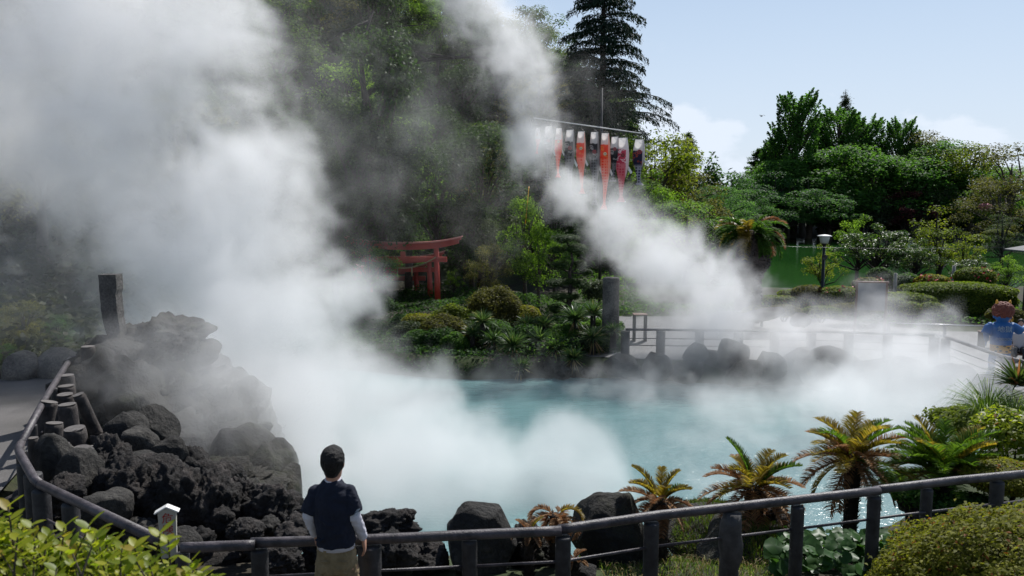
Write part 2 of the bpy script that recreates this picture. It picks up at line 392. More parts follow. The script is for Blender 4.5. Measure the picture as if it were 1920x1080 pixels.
ny, nx = GX.shape; I = np.arange(ny * nx).reshape(ny, nx)
Fc = np.stack([I[:-1, :-1], I[:-1, 1:], I[1:, 1:], I[1:, :-1]], -1).reshape(-1, 4)
m, t, b = newmat('earth and grass')
geo = nd(t, 'ShaderNodeNewGeometry')
n1 = tnoise(t, .35, 6, .65, vec=geo.outputs['Position']); n2 = tnoise(t, 8, 5, .7, vec=geo.outputs['Position'])
mx = nd(t, 'ShaderNodeMix', data_type='RGBA'); t.links.new(ramp(t, n1, [(.42, (0, 0, 0)), (.56, (1, 1, 1))]), mx.inputs[0])
t.links.new(ramp(t, n2, [(.3, (.018, .030, .008)), (.7, (.045, .065, .014))]), mx.inputs[6]); t.links.new(ramp(t, n2, [(.3, (.020, .017, .010)), (.7, (.045, .036, .022))]), mx.inputs[7])
t.links.new(mx.outputs[2], b.inputs['Base Color']); b.inputs['Roughness'].default_value = .95; bump(t, b, n2, .6, .05)
g = MB().add(V, Fc).build('ground', m); tag(g, kind='structure')

def sheet(name, pts, z, mat, label=None):
    o = MB().add([(x, y, z) for x, y in pts], [tuple(range(len(pts)))], smooth=False).build(name, mat); tag(o, kind='structure'); return o
# paving of the terrace, with slab joints
def pavemat(name, c1, c2, size):
    m, t, b = newmat(name); geo = nd(t, 'ShaderNodeNewGeometry')
    br = nd(t, 'ShaderNodeTexBrick'); br.inputs['Scale'].default_value = 1.; br.inputs['Brick Width'].default_value = size; br.inputs['Row Height'].default_value = size * .8; br.inputs['Mortar Size'].default_value = .012
    br.inputs['Color1'].default_value = (*c1, 1); br.inputs['Color2'].default_value = (*c2, 1); br.inputs['Mortar'].default_value = (.08, .08, .08, 1)
    mp = nd(t, 'ShaderNodeMapping'); mp.inputs['Rotation'].default_value = (0, 0, .25); t.links.new(geo.outputs['Position'], mp.inputs[0]); t.links.new(mp.outputs[0], br.inputs['Vector'])
    mx = nd(t, 'ShaderNodeMix', data_type='RGBA', blend_type='MULTIPLY'); mx.inputs[0].default_value = .7; t.links.new(br.outputs[0], mx.inputs[6])
    t.links.new(ramp(t, tnoise(t, 1.4, 6, .7, vec=geo.outputs['Position']), [(.3, (.55, .55, .55)), (.65, (1.05, 1.05, 1.05))]), mx.inputs[7])
    t.links.new(mx.outputs[2], b.inputs['Base Color']); b.inputs['Roughness'].default_value = .75; bump(t, b, br.outputs['Fac'], -.3, .01)
    return m
M['pave'] = pavemat('grey paving', (.135, .133, .136), (.165, .162, .163), .9)
m_as, t, b = newmat('worn asphalt path'); geo = nd(t, 'ShaderNodeNewGeometry')
mx = nd(t, 'ShaderNodeMix', data_type='RGBA', blend_type='MULTIPLY'); mx.inputs[0].default_value = 1
t.links.new(ramp(t, tnoise(t, .7, 5, .6, vec=geo.outputs['Position']), [(.35, (.10, .095, .09)), (.65, (.16, .15, .145))]), mx.inputs[6])
n2 = tnoise(t, 60, 4, .8, vec=geo.outputs['Position']); t.links.new(ramp(t, n2, [(.3, (.7, .7, .7)), (.7, (1.15, 1.15, 1.15))]), mx.inputs[7])
t.links.new(mx.outputs[2], b.inputs['Base Color']); b.inputs['Roughness'].default_value = .9; bump(t, b, n2, .5, .01)
sheet('paving', [(2.2, 22.3), (4, 21.9), (6.5, 21.6), (11.75, 21.0), (11.9, 16.8), (14, 14.5), (24, 14.5), (24, 26), (14.2, 26.6), (11, 30), (2, 30), (-6, 27.4), (-6, 26.2), (0, 26.0)], TZ + .006, M['pave'])
sheet('path', [(-30, 3.7), (30, 3.7), (30, 5.45), (-3.5, 5.45), (-5.2, 7.0), (-5.75, 8.2), (-7.3, 13.2), (-7.2, 15.2), (-10, 14.9), (-14, 14.2), (-30, 13.5)], WZ + .006, m_as)

# ------------------------------------------------------------------ water
def watermat(name, c, rough, s1, s2, bs, c2=None):
    m, t, b = newmat(name); geo = nd(t, 'ShaderNodeNewGeometry')
    mp = nd(t, 'ShaderNodeMapping'); mp.inputs['Scale'].default_value = (1, 1.6, 1); t.links.new(geo.outputs['Position'], mp.inputs[0])
    a = tnoise(t, s1, 3, .5, vec=mp.outputs[0]); d = tnoise(t, s2, 3, .6, vec=mp.outputs[0])
    ad = nd(t, 'ShaderNodeMath', operation='MULTIPLY_ADD'); t.links.new(d, ad.inputs[0]); ad.inputs[1].default_value = .45; t.links.new(a, ad.inputs[2])
    bump(t, b, ad.outputs[0], bs, .05); b.inputs['Roughness'].default_value = rough; b.inputs['IOR'].default_value = 1.33
    if c2: t.links.new(ramp(t, tnoise(t, .12, 4, .6, vec=geo.outputs['Position']), [(.35, c), (.65, c2)]), b.inputs['Base Color'])
    else: b.inputs['Base Color'].default_value = (*c, 1)
    return m
wm = watermat('milky turquoise water', (.105, .205, .215), .2, 2.2, 8, .7, (.155, .275, .28))
o = MB().add([(-11, 8.5, 0), (12.5, 8.5, 0), (12.5, 24, 0), (-11, 24, 0)], [(0, 1, 2, 3)], smooth=False).build('water', wm); tag(o, kind='structure')
gm = watermat('green pond water', (.010, .055, .008), .10, .6, 3., .22, (.019, .080, .012))
o = MB().add([(5, 39, -.3), (112, 39, -.3), (112, 108, -.3), (5, 108, -.3)], [(0, 1, 2, 3)], smooth=False).build('pond', gm); tag(o, kind='structure')

# ------------------------------------------------------------------ rocks
def icos(sub):
    import bmesh
    bm = bmesh.new(); bmesh.ops.create_icosphere(bm, subdivisions=sub, radius=1)
    V = np.array([v.co[:] for v in bm.verts]); Fa = np.array([[v.index for v in f.verts] for f in bm.faces]); bm.free(); return V, Fa
ICO = {k: icos(k) for k in (3, 4, 5)}
def rock_shape(seed, kind='boulder', sub=4):
    V, Fa = ICO[sub]; out = np.zeros_like(V); off = Vector((seed * 7.3, seed * 3.1, seed * 1.7))
    amp, f = {'boulder': (.30, 1.0), 'lava': (.42, 1.3), 'mound': (.35, 1.3)}[kind]
    for i, v in enumerate(V):
        p = Vector(v)
        r = 1 + amp * mnoise.noise(p * f + off) + amp * .45 * mnoise.noise(p * f * 2.3 + off)
        if kind != 'boulder':
            r += .24 * (abs(mnoise.noise(p * 4.5 + off)) - .25) + .17 * (.4 - abs(mnoise.noise(p * 9 + off))) + .08 * mnoise.noise(p * 19 + off)
        else: r += .03 * mnoise.noise(p * 7 + off) + .015 * mnoise.noise(p * 16 + off)
        out[i] = (p * r)[:]
    if kind == 'boulder':  # planed faces
        rs = np.random.RandomState(seed)
        for k in range(11):
            n = rs.normal(size=3); n /= np.linalg.norm(n); d = out @ n; lim = .62 + .26 * rs.rand()
            out = out - np.outer(np.maximum(d - lim, 0) * .85, n)
        out *= 1.12
    return out, Fa
ROCKM = {}
def rock(name, px, py, Y, w, h, d=None, kind='boulder', mat='rock', label='', cat='rock', group=None, seed=1, rz=0., tilt=0., sub=4, X=None):
    """rock whose centre shows at px,py; w,h in photo pixels"""
    key = (kind, seed % 7, mat, sub)
    if key not in ROCKM:
        Vr, Fr = rock_shape(seed % 7 + 1, kind, sub); ROCKM[key] = MB().add(Vr, Fr).mesh(name, M[mat])
    o = link(name, ROCKM[key]); o.location = at(px, py, Y=Y)
    rx = S(w, Y) / 2; rz_ = S(h, Y) / 2; o.scale = (rx, d / 2 if d else (rx + rz_) / 2, rz_); o.rotation_euler = (tilt, tilt * .6, rz)
    return tag(o, label, cat, group)
BG = 'lava rocks piled on the slope inside the railing'
rl = [ # px py Y w h kind seed label
 (235, 812, 9.6, 70, 70, 'boulder', 2, 'rounded dark boulder on the slope above the lava heap, nearest the steaming mound'),
 (290, 800, 10.2, 80, 66, 'boulder', 3, 'wide grey boulder at the foot of the steaming mound'),
 (262, 835, 9.2, 62, 60, 'boulder', 4, 'upright grey boulder with a flat face in the middle of the left slope'),
 (262, 872, 8.7, 74, 46, 'boulder', 5, 'low flat grey boulder below the upright one on the left slope'),
 (322, 862, 9.2, 50, 70, 'boulder', 6, 'tall smooth boulder leaning beside the low flat grey boulder'),
 (365, 880, 9.3, 54, 66, 'mound', 1, 'craggy dark rock right of the smooth leaning boulder'),
 (105, 868, 7.9, 62, 84, 'boulder', 1, 'tall boulder with a pale rounded top close to the bend of the railing'),
 (152, 895, 7.6, 60, 90, 'boulder', 6, 'dark leaning cone shaped rock beside the bend of the railing'),
 (208, 868, 8.3, 62, 74, 'lava', 2, 'knobbly lava rock with a crusty pale top high on the left slope'),
 (240, 922, 7.6, 90, 100, 'lava', 3, 'large crusty lava rock with a ragged ridge above the danger sign'),
 (292, 892, 8.3, 90, 50, 'lava', 4, 'long low lava crust lying across the slope behind the ragged ridge'),
 (330, 940, 7.6, 96, 110, 'lava', 5, 'big dark lava rock just behind the white danger sign'),
 (402, 950, 7.7, 80, 110, 'lava', 6, 'blocky lava rock with a crusty cap right of the danger sign'),
 (360, 915, 8.2, 50, 40, 'boulder', 2, 'small pale lump lying between the two big lava rocks'),
 (455, 935, 8.0, 56, 60, 'lava', 1, 'small ragged lava rock half way between the sign and the man'),
 (515, 965, 7.8, 100, 90, 'lava', 2, 'spiky lava rock left of the man, against the steam'),
 (458, 1000, 7.0, 66, 44, 'lava', 3, 'low round lava rock right above the railing joint'),
 (500, 940, 8.8, 60, 34, 'mound', 4, 'mossy lava rock behind the spiky rock left of the man'),
 (200, 955, 7.1, 90, 60, 'boulder', 4, 'pale flat boulder lying under the sloping left railing'),
 (120, 925, 7.2, 60, 60, 'lava', 6, 'dark lava rock in the shade under the bend of the railing'),
 (345, 1012, 6.7, 64, 40, 'boulder', 3, 'grey layered stone right beside the foot of the danger sign'),
 (420, 900, 9.6, 70, 60, 'mound', 3, 'dim rock behind the blocky lava rock, at the foot of the cliff'),
]
for i, (px, py, Y, w, h, k, sd_, lb) in enumerate(rl):
    rock('lava_rock' if k == 'lava' else 'boulder', px, py, Y, w * 1.12, h * 1.2, kind=k, mat='lava' if k != 'boulder' else 'rock', label=lb, group=BG, seed=sd_, rz=i * 1.3, tilt=.25 * math.sin(i * 2.), sub=5 if k == 'lava' else 4)
# the dark mass below (rubble the single rocks stand on)
rock('rock_heap', 320, 1030, 7.9, 520, 130, 2.4, 'mound', 'lava', 'dark rock heap the single lava rocks are heaped on', 'rubble', seed=5, sub=5)
rock('rock_heap', 185, 935, 9.0, 230, 150, 2.6, 'mound', 'lava', 'dark rock heap under the log stumps along the left railing', 'rubble', seed=2, sub=5)
rock('rock_heap', 400, 930, 10.0, 220, 110, 2.2, 'mound', 'mossrock', 'dim rock heap at the water side of the left slope', 'rubble', seed=3, sub=5)
# behind the railing in the middle
MG = 'rocks along the near bank behind the railing'
for (px, py, Y, w, h, k, sd_, lb, mt) in [
 (722, 995, 7.2, 108, 70, 'lava', 4, 'jagged dark lava rock just right of the man above the railing', 'lava'),
 (765, 965, 7.2, 30, 22, 'lava', 6, 'small knob of lava on the right end of the jagged rock beside the man', 'lava'),
 (800, 1050, 6.9, 90, 70, 'lava', 2, 'brown crusty rock seen under the railing between the man and the big boulder', 'lava'),
 (903, 1010, 7.0, 126, 146, 'boulder', 5, 'large smooth boulder with a speckled top in the middle of the near bank', 'rock'),
 (1152, 1010, 7.4, 150, 150, 'boulder', 1, 'large mossy boulder left of the second cycad', 'mossrock'),
 (995, 1030, 7.2, 80, 90, 'lava', 3, 'dark mossy rock at the foot of the small withered cycad', 'mossrock'),
 (1095, 1068, 6.6, 56, 30, 'boulder', 2, 'small flat grey stone at the bottom below the mossy boulder', 'rock'),
 (1272, 1012, 9.4, 40, 22, 'boulder', 4, 'small brown rock at the water edge right of the second cycad', 'rock'),
 (1420, 960, 8.6, 110, 60, 'boulder', 3, 'grey brown rock below the third cycad above the railing', 'rock'),
 (1455, 985, 8.0, 70, 60, 'lava', 5, 'dark rock between the third cycad and the leafy ground cover', 'lava'),
 (1738, 938, 8.2, 110, 60, 'boulder', 6, 'broad grey rock below the green cycad just above the railing', 'rock'),
 (1760, 975, 7.6, 100, 60, 'boulder', 1, 'shaded grey rock seen through the railing below the green cycad', 'rock'),
 (525, 1050, 6.6, 80, 60, 'lava', 6, 'brown spotted lava rock at the bottom left of the man', 'lava'),
 (740, 1040, 6.6, 80, 80, 'lava', 5, 'black lava rock right behind the thick post beside the man', 'lava'),
 (620, 1030, 6.9, 120, 80, 'lava', 1, 'black lava rock hidden behind the man', 'lava'),
]:
    rock('lava_rock' if k == 'lava' else 'boulder', px, py, Y, w, h, kind=k, mat=mt, label=lb, group=MG, seed=sd_, rz=px * .1, tilt=.15, sub=5)
# mound with the standing stone, at the left
def mass(name, parts, mat, label, cat, seed=3, amp=.5, sub=5, kind='mound'):
    mb = MB()
    for i, (px, py, Y, w, h, d) in enumerate(parts):
        Vr, Fr = rock_shape(seed + i, kind, sub); c = at(px, py, Y=Y)
        mb.add(Vr * np.array([S(w, Y) / 2, d / 2, S(h, Y) / 2]) + np.array(c), Fr)
    return tag(mb.build(name, M[mat]), label, cat)
mass('rock_mound', [(290, 800, 13.2, 280, 320, 4.0), (225, 750, 12.6, 170, 200, 2.5), (400, 850, 13.2, 220, 230, 3.0), (300, 860, 12.2, 240, 170, 2.)], 'mossrock', 'large dark mossy rock mound wrapped in steam at the left', 'rock mound', 3)
rock('cap_boulder', 322, 634, 13.4, 108, 80, 1.7, 'mound', 'mossrock', 'broad overhanging capstone on top of the steaming mound', seed=2, sub=5)
rock('cap_boulder', 275, 632, 13.0, 66, 50, 1.0, 'mound', 'mossrock', 'small round stone left of the broad capstone on the mound', seed=5)
rock('cap_boulder', 225, 668, 12.6, 120, 76, 1.4, 'mound', 'mossrock', 'long rounded stone below the standing stone on the mound', seed=6)
rock('cap_boulder', 378, 662, 13.6, 56, 50, 1.0, 'boulder', 'mossrock', 'dim stone at the right end of the capstone fading into steam', seed=2)
rock('cliff_rock', 500, 915, 11.3, 96, 180, 1.6, 'boulder', 'mossrock', 'tall smooth rock face rising from the pool left of the man', seed=2, sub=5)
rock('cliff_rock', 545, 940, 11.1, 50, 120, 1.0, 'boulder', 'mossrock', 'narrow grey rock leaning against the tall rock face left of the man', seed=4, sub=4)
rock('cliff_rock', 440, 880, 11.6, 120, 140, 1.8, 'boulder', 'mossrock', 'dark craggy rock between the mound and the tall rock face', seed=1, sub=5)
# standing stones
def standing(px, ytop, ybot, w, Y, label, curve=.0, notch=True):
    b_ = at(px, ybot, Y=Y); tz = at(px, ytop, Y=Y).z; hh = tz - b_.z; ww = S(w, Y); mb = MB(); n = 14
    V = []; 
    for i in range(n + 1):
        t_ = i / n; lx = -ww / 2 - curve * math.sin(math.pi * (1 - t_) * .9) * ww * .0 + (1 - t_) ** 3 * ww * .42; rx_ = ww / 2 - (notch and t_ < .78) * ww * .06 + (1 - t_) ** 3 * ww * .2
        j = (R.rand(4) - .5) * ww * .05
        V += [(lx + j[0], -ww * .4, hh * t_), (rx_ + j[1], -ww * .4 + j[2], hh * t_), (rx_ + j[1], ww * .4, hh * t_), (lx + j[3], ww * .4, hh * t_)]
    fs = [(0, 3, 2, 1), (4 * n, 4 * n + 1, 4 * n + 2, 4 * n + 3)] + [(4 * i + j, 4 * i + (j + 1) % 4, 4 * i + 4 + (j + 1) % 4, 4 * i + 4 + j) for i in range(n) for j in range(4)]
    mb.add(V, fs, smooth=False); o = mb.build('standing_stone', M['pillar']); o.location = b_
    return tag(o, label, 'stone pillar')
standing(214, 514, 640, 32, 12.7, 'tall narrow grey stone pillar standing on the mound in the steam')
mb = MB(); 
mb.lathe((0, 0, 0), [(.31, -.9), (.315, .2), (.305, .9), (.31, 1.45), (.295, 1.475), (.285, 1.49)], n=28)
o = mb.build('stone_column', M['pillar']); p = at(1146, 521, Y=23.2); o.location = (p.x, 23.2, p.z - 1.48); o.scale = (.8, .8, 1)
tag(o, 'thick round stone column with a flat lit top beside the yuccas', 'stone column')
# far bank rocks
FG = 'rocks along the far bank below the terrace railing'
for i, (px, py, Y, w, h, sd_, lb) in enumerate([
 (1305, 662, 21.6, 44, 40, 2, 'small dark far rock left end under the first far rail post'),
 (1375, 668, 21.4, 56, 56, 4, 'pointed pyramid shaped rock on the far bank'),
 (1340, 672, 21.7, 60, 30, 5, 'low rock between the dark one and the pointed one on the far bank'),
 (1395, 700, 20.9, 70, 46, 3, 'wide rock at the water below the pointed far rock'),
 (1290, 700, 21.3, 60, 40, 6, 'round rock at the water edge in the middle of the far bank'),
 (1440, 690, 21.0, 60, 50, 1, 'grey rock in the thick steam of the far bank'),
 (1500, 680, 21.2, 70, 56, 2, 'steam veiled rock left of the pair of short far posts'),
 (1560, 675, 21.0, 110, 44, 3, 'broad flat far rock right under the pair of short posts'),
 (1530, 700, 20.7, 90, 56, 6, 'big rock at the water where the bamboo spout rests'),
 (1640, 705, 20.5, 60, 60, 4, 'dark rock at the right end of the far bank by the thick corner post'),
 (1600, 700, 20.8, 60, 50, 5, 'rock between the spout and the thick corner post'),
 (1230, 690, 21.6, 70, 46, 1, 'faint rock below the left part of the far railing'),
 (1170, 690, 21.7, 60, 40, 4, 'faint rock at the water below the round stone column'),
 (1700, 700, 20.3, 80, 60, 2, 'rock hidden in thick steam at the corner of the terrace'),
 (1790, 715, 18.8, 80, 60, 6, 'steam covered rock below the right hand railing'),
 (1845, 735, 17.6, 70, 60, 3, 'rock below the post near the blue figure'),
 (1430, 590, 26, 80, 22, 3, 'flat pale rock in the bed behind the terrace'),
 (1500, 600, 25.5, 40, 26, 5, 'small dark rock with a pale top in the bed behind the terrace'),
 (1360, 605, 25.5, 60, 30, 1, 'brown rock left in the bed behind the terrace'),
]):
    rock('boulder', px, py, Y, w * 1.1, h * 1.1, kind='boulder', mat='rock', label=lb, group=FG, seed=sd_, rz=i, tilt=.1, sub=3)
# kerb stones along the far edge of the left path
kw = [(-14.6, 13.9), (-13.6, 14.15), (-12.7, 14.35), (-11.85, 14.6), (-11.0, 14.8), (-10.2, 15.0), (-9.45, 15.15), (-8.7, 15.3), (-8.0, 15.4)]
kl = ['nearest the left edge of the picture', 'second from the left edge of the picture', 'rough squarish one third from the left edge', 'low one fourth from the left edge', 'in the middle of the row', 'tall pale one right of the middle of the row', 'wide flat one in the right part of the row', 'last but one before the railing', 'last one of the row behind the railing']
for i, ((x, y), l) in enumerate(zip(kw, kl)):
    s_ = .42 + .12 * math.sin(i * 2.1); key = ('boulder', i % 7, 'wallrock', 3)
    if key not in ROCKM:
        Vr, Fr = rock_shape(i % 7 + 1, 'boulder', 3); ROCKM[key] = MB().add(Vr, Fr).mesh('kerb_stone', M['wallrock'])
    o = link('kerb_stone', ROCKM[key]); o.location = (x, y, WZ + .12); o.scale = (s_ * 1.15, s_ * .7, s_ * .85); o.rotation_euler = (0, 0, i * .9)
    tag(o, 'kerb stone of the left path, ' + l, 'kerb stone', 'stones edging the left path')

# ------------------------------------------------------------------ railings
RZ = 2.5
def post(mb, x, y, z0, z1, r, n=14, notch=False):
    prof = [(r * 1.02, 0), (r, .02), (r * .98, (z1 - z0) * .5), (r, z1 - z0 - .015), (r * .93, z1 - z0)]
    mb.lathe((x, y, z0), prof, n=n)
def rail_pts(pl): return [tuple(at(px, py, Z=RZ)) for px, py in pl]
fence = empty('railing', (0, 5.6, WZ), label='low dark railing of logs and thin rods bending round the near side of the pool', cat='railing')
def part(mb, name, mat, parent):
    o = mb.build(name, M[mat], parent); o.matrix_parent_inverse = Matrix.Translation(parent.location).inverted(); return o
top = [rail_pts([(340, 1027), (478, 1022)]), rail_pts([(470, 1018), (700, 1011), (1052, 995)]), rail_pts([(1048, 993), (1235, 966), (1648, 920)]), rail_pts([(1640, 919), (1800, 900), (1960, 885)])]
for pl in top:
    P = []; 
    for a_, b_ in zip(pl[:-1], pl[1:]):
        for k in range(8): P.append(np.array(a_) * (1 - k / 8) + np.array(b_) * k / 8)
    P.append(np.array(pl[-1])); part(MB().tube(P, .038, 14, wob=.05), 'top_rail', 'rail', fence)
def curve_pts(pl, z, r=6):
    P = rail_pts(pl) if z is None else [tuple(at(px, py, Z=z)) for px, py in pl]
    return P
lp = [(300, 1014), (180, 958), (75, 908)]; part(MB().tube(rail_pts(lp), .040, 14, wob=.04), 'top_rail', 'rail', fence)
lp = [(76, 909), (64, 898), (38, 852), (35, 842), (40, 830)]; part(MB().tube(rail_pts(lp), .040, 14, wob=.04), 'top_rail', 'rail', fence)
lp = [(39, 832), (75, 765), (90, 738), (132, 673)]; part(MB().tube(rail_pts(lp), .040, 14, wob=.04), 'top_rail', 'rail', fence)
lp = [(131, 674), (150, 670), (195, 656)]; part(MB().tube(rail_pts(lp), .040, 14, wob=.04), 'top_rail', 'rail', fence)
# thin middle rods
def off(pts, dz): return [(p[0], p[1], p[2] + dz) for p in pts]
for pl in ([(478, 1022), (700, 1011), (880, 1003)], [(880, 1003), (1052, 995), (1235, 968)], [(1235, 968), (1500, 938)], [(1500, 938), (1700, 914), (1960, 886)]):
    part(MB().tube(off(rail_pts(pl), -.245), .012, 8), 'middle_rod', 'rail', fence)
part(MB().tube(off(rail_pts([(300, 1014), (180, 958), (75, 908), (38, 852)]), -.3), .012, 8), 'middle_rod', 'rail', fence)
part(MB().tube(off(rail_pts([(75, 765), (132, 673)]), -.3), .012, 8), 'middle_rod', 'rail', fence)
for px, py, r in [(485, 1020, .062), (692, 1012, .088), (880, 1003, .058), (1056, 996, .06), (1222, 970, .062), (1497, 940, .055), (1641, 922, .055), (1740, 908, .05), (1872, 894, .06),
                  (75, 910, .075), (130, 935, .07), (60, 880, .08), (42, 862, .06), (38, 838, .05), (60, 790, .045), (80, 755, .045), (100, 722, .045), (120, 690, .045), (160, 668, .05), (340, 1027, .05)]:
    p = at(px, py, Z=RZ); mb = MB(); post(mb, p.x, p.y + .01, WZ - .3, RZ - .045, r); part(mb, 'post', 'post', fence)
# knobbly log post
p = at(1372, 952, Z=RZ); mb = MB(); path = [(p.x + .01 * math.sin(k * 1.7), p.y, WZ - .2 + k * (RZ - .04 - WZ + .2) / 12) for k in range(13)]
mb.tube(path, [.085, .083, .08, .078, .08, .076, .078, .08, .092, .098, .09, .088, .07], 16, wob=.12); part(mb, 'log_post', 'postg', fence)
# far railings
def railing(label, pts, h, posts, rr=.035, z0=TZ, pr=.13, mats=('rail', 'postg'), rods=(.32, .58), base=None):
    e = empty('far_railing', (pts[0][0], pts[0][1], z0), label=label, cat='railing')
    part(MB().tube([(x, y, z0 + h) for x, y in pts], rr, 10), 'top_rail', mats[0], e)
    for q in rods: part(MB().tube([(x, y, z0 + h * (1 - q)) for x, y in pts], .013, 6), 'middle_rod', 'black', e)
    P = np.array(pts, float); L = np.concatenate([[0], np.cumsum(np.linalg.norm(np.diff(P, axis=0), axis=1))])
    for q in posts:
        x = np.interp(q * L[-1], L, P[:, 0]); y = np.interp(q * L[-1], L, P[:, 1]); mb = MB(); post(mb, x, y, z0 - .3, z0 + h - rr, pr); part(mb, 'post', mats[1], e)
    return e
railing('stone post railing along the far bank of the pool, half lost in steam', [(3.2, 22.3), (4.3, 22.25), (6.4, 22.1), (8.9, 21.9), (11.4, 21.3)], .78, [.0, .12, .25, .38, .5, .62, .74, .86, 1])
railing('dark railing running towards the camera beside the blue figure', [(11.6, 21.1), (11.5, 18.5), (11.9, 16.2), (12.6, 14.6)], .78, [.0, .42, .85], rr=.045, pr=.12)
railing('thin pale railing behind the terrace left of the lamp post', [(7.2, 27.4), (10.2, 27.7)], .55, [.0, .5, 1], rr=.025, pr=.05, mats=('steel', 'postg'), rods=())
railing('thin pale railing behind the terrace below the clipped shrubs', [(12.2, 25.6), (15.4, 24.8)], .45, [.0, .5, 1], rr=.02, pr=.05, mats=('steel', 'postg'), rods=())
# log stumps along the left railing
SG = 'log stumps standing along the left railing'
for px, yt, Y, w, ln, tx, ty, lb in [
 (165, 648, 11.9, 26, 1.4, 0, 0, 'dark squared stump at the far corner of the left railing'),
 (125, 702, 11.0, 28, 1.2, 0, 0, 'flat topped stump farthest up the left row, just after the corner'),
 (124, 722, 10.6, 30, 1.2, 0, .03, 'flat topped stump below the farthest one of the left row'),
 (122, 738, 10.0, 30, 1.2, .05, 0, 'round headed stump in the upper part of the left row'),
 (148, 738, 9.9, 22, 1.2, .2, .25, 'long smooth post leaning away from the left row towards the mound'),
 (92, 752, 9.5, 32, 1.1, -.15, -.2, 'broken stump with a split top touching the left railing'),
 (126, 757, 9.3, 34, 1.2, 0, .04, 'stout black stump with a clean pale cut top in the left row'),
 (102, 792, 8.9, 32, 1.1, -.1, -.08, 'brown stump below the broken one in the left row'),
 (140, 802, 8.6, 40, 1.1, .1, .05, 'wide stump with a crumbling grey top in the left row'),
 (184, 812, 8.7, 32, 1.1, -.2, .22, 'tilted stump with a pale ring edge standing apart on the slope'),
 (154, 845, 8.1, 46, 1.0, .3, -.2, 'fallen looking stump with a round cut face near the bend of the railing'),
 (62, 820, 8.3, 20, .9, 0, 0, 'thin dark stump behind the straight part of the left railing'),
 (112, 835, 8.3, 40, 1.0, .1, .1, 'half buried mossy stump above the pale topped boulder'),
 (172, 835, 8.4, 36, .9, -.2, .1, 'ragged low stump in front of the tilted one'),
]:
    mb = MB(); r = S(w, Y) / 2; L = ln
    prof = [(r * 1.12, -L), (r * 1.06, -L * .6), (r * 1.02, -L * .25), (r * 1., -.03), (r * .94, 0)]
    mb.lathe((0, 0, 0), prof, n=18, cap=True); Vv = mb.v[0]
    for k in range(len(Vv)):
        Vv[k] *= 1 + .07 * mnoise.noise(Vector(Vv[k]) * 6 + Vector((px, 0, 0))); Vv[k][2] += .03 * mnoise.noise(Vector(Vv[k]) * 14 + Vector((px, 0, 0)))
    e = mb.build('log_stump', M['stump']); e.location = at(px, yt + 3, Y=Y); e.rotation_euler = (tx, -ty, 0); tag(e, lb, 'stump', SG)
    c = MB().lathe((0, 0, 0), [(r * .5, .0), (r * .92, .003)][::-1] + [(r * .01, .006)], n=18, cap=False); o = c.build('cut_face', M['cut'], e)
    o.location = (0, 0, .012)

# ------------------------------------------------------------------ danger sign
e = empty('danger_sign', at(316, 1012, Y=6.35), rz=rad(14), label='small white roofed wooden sign with red danger characters between the lava rocks', cat='sign')
pz = e.location.z
ytop = at(316, 952, Y=6.35).z - pz; w2 = S(33, 6.35)
mb = MB(); hw = w2 / 2
mb.add([(-hw * .85, -.02, -.15), (hw * .85, -.02, -.15), (hw, -.02, ytop * .90), (0, -.02, ytop), (-hw, -.02, ytop * .90), (-hw * .85, .02, -.15), (hw * .85, .02, -.15), (hw, .02, ytop * .90), (0, .02, ytop), (-hw, .02, ytop * .90)],
       [(0, 1, 2, 3, 4), (9, 8, 7, 6, 5), (0, 5, 6, 1), (1, 6, 7, 2), (2, 7, 8, 3), (3, 8, 9, 4), (4, 9, 5, 0)], smooth=False)
o = mb.build('board', M['signw'], e)
for s_ in (-1, 1):
    mb = MB(); a_ = math.atan2(ytop * .1, hw)
    mb.box((s_ * hw * .66, 0, ytop * .955 + .004), (hw * 1.5, .075, .01), rot=Matrix.Rotation(s_ * a_ * 1.35, 3, 'Y')); mb.build('roof_board', M['white'], e)
def text(body, size, mat, parent, loc, rot, name='lettering', ext=.0008, xs=1.):
    cu = bpy.data.curves.new(name, 'FONT'); cu.body = body; cu.size = size; cu.extrude = ext; cu.align_x = 'CENTER'; cu.align_y = 'CENTER'
    to = bpy.data.objects.new('tmp', cu); COL.objects.link(to)
    dg = bpy.context.evaluated_depsgraph_get(); me = bpy.data.meshes.new_from_object(to.evaluated_get(dg)); bpy.data.objects.remove(to)
    me.name = name; me.materials.clear(); me.materials.append(M[mat]); o = link(name, me, parent); o.location = loc; o.rotation_euler = rot; o.scale = (xs, 1, 1); return o
cs = w2 * .66
text('危', cs, 'red', e, (.004, -.022, ytop * .68), (rad(90), 0, 0)); text('険', cs * .95, 'red', e, (.004, -.022, ytop * .33), (rad(90), 0, 0))

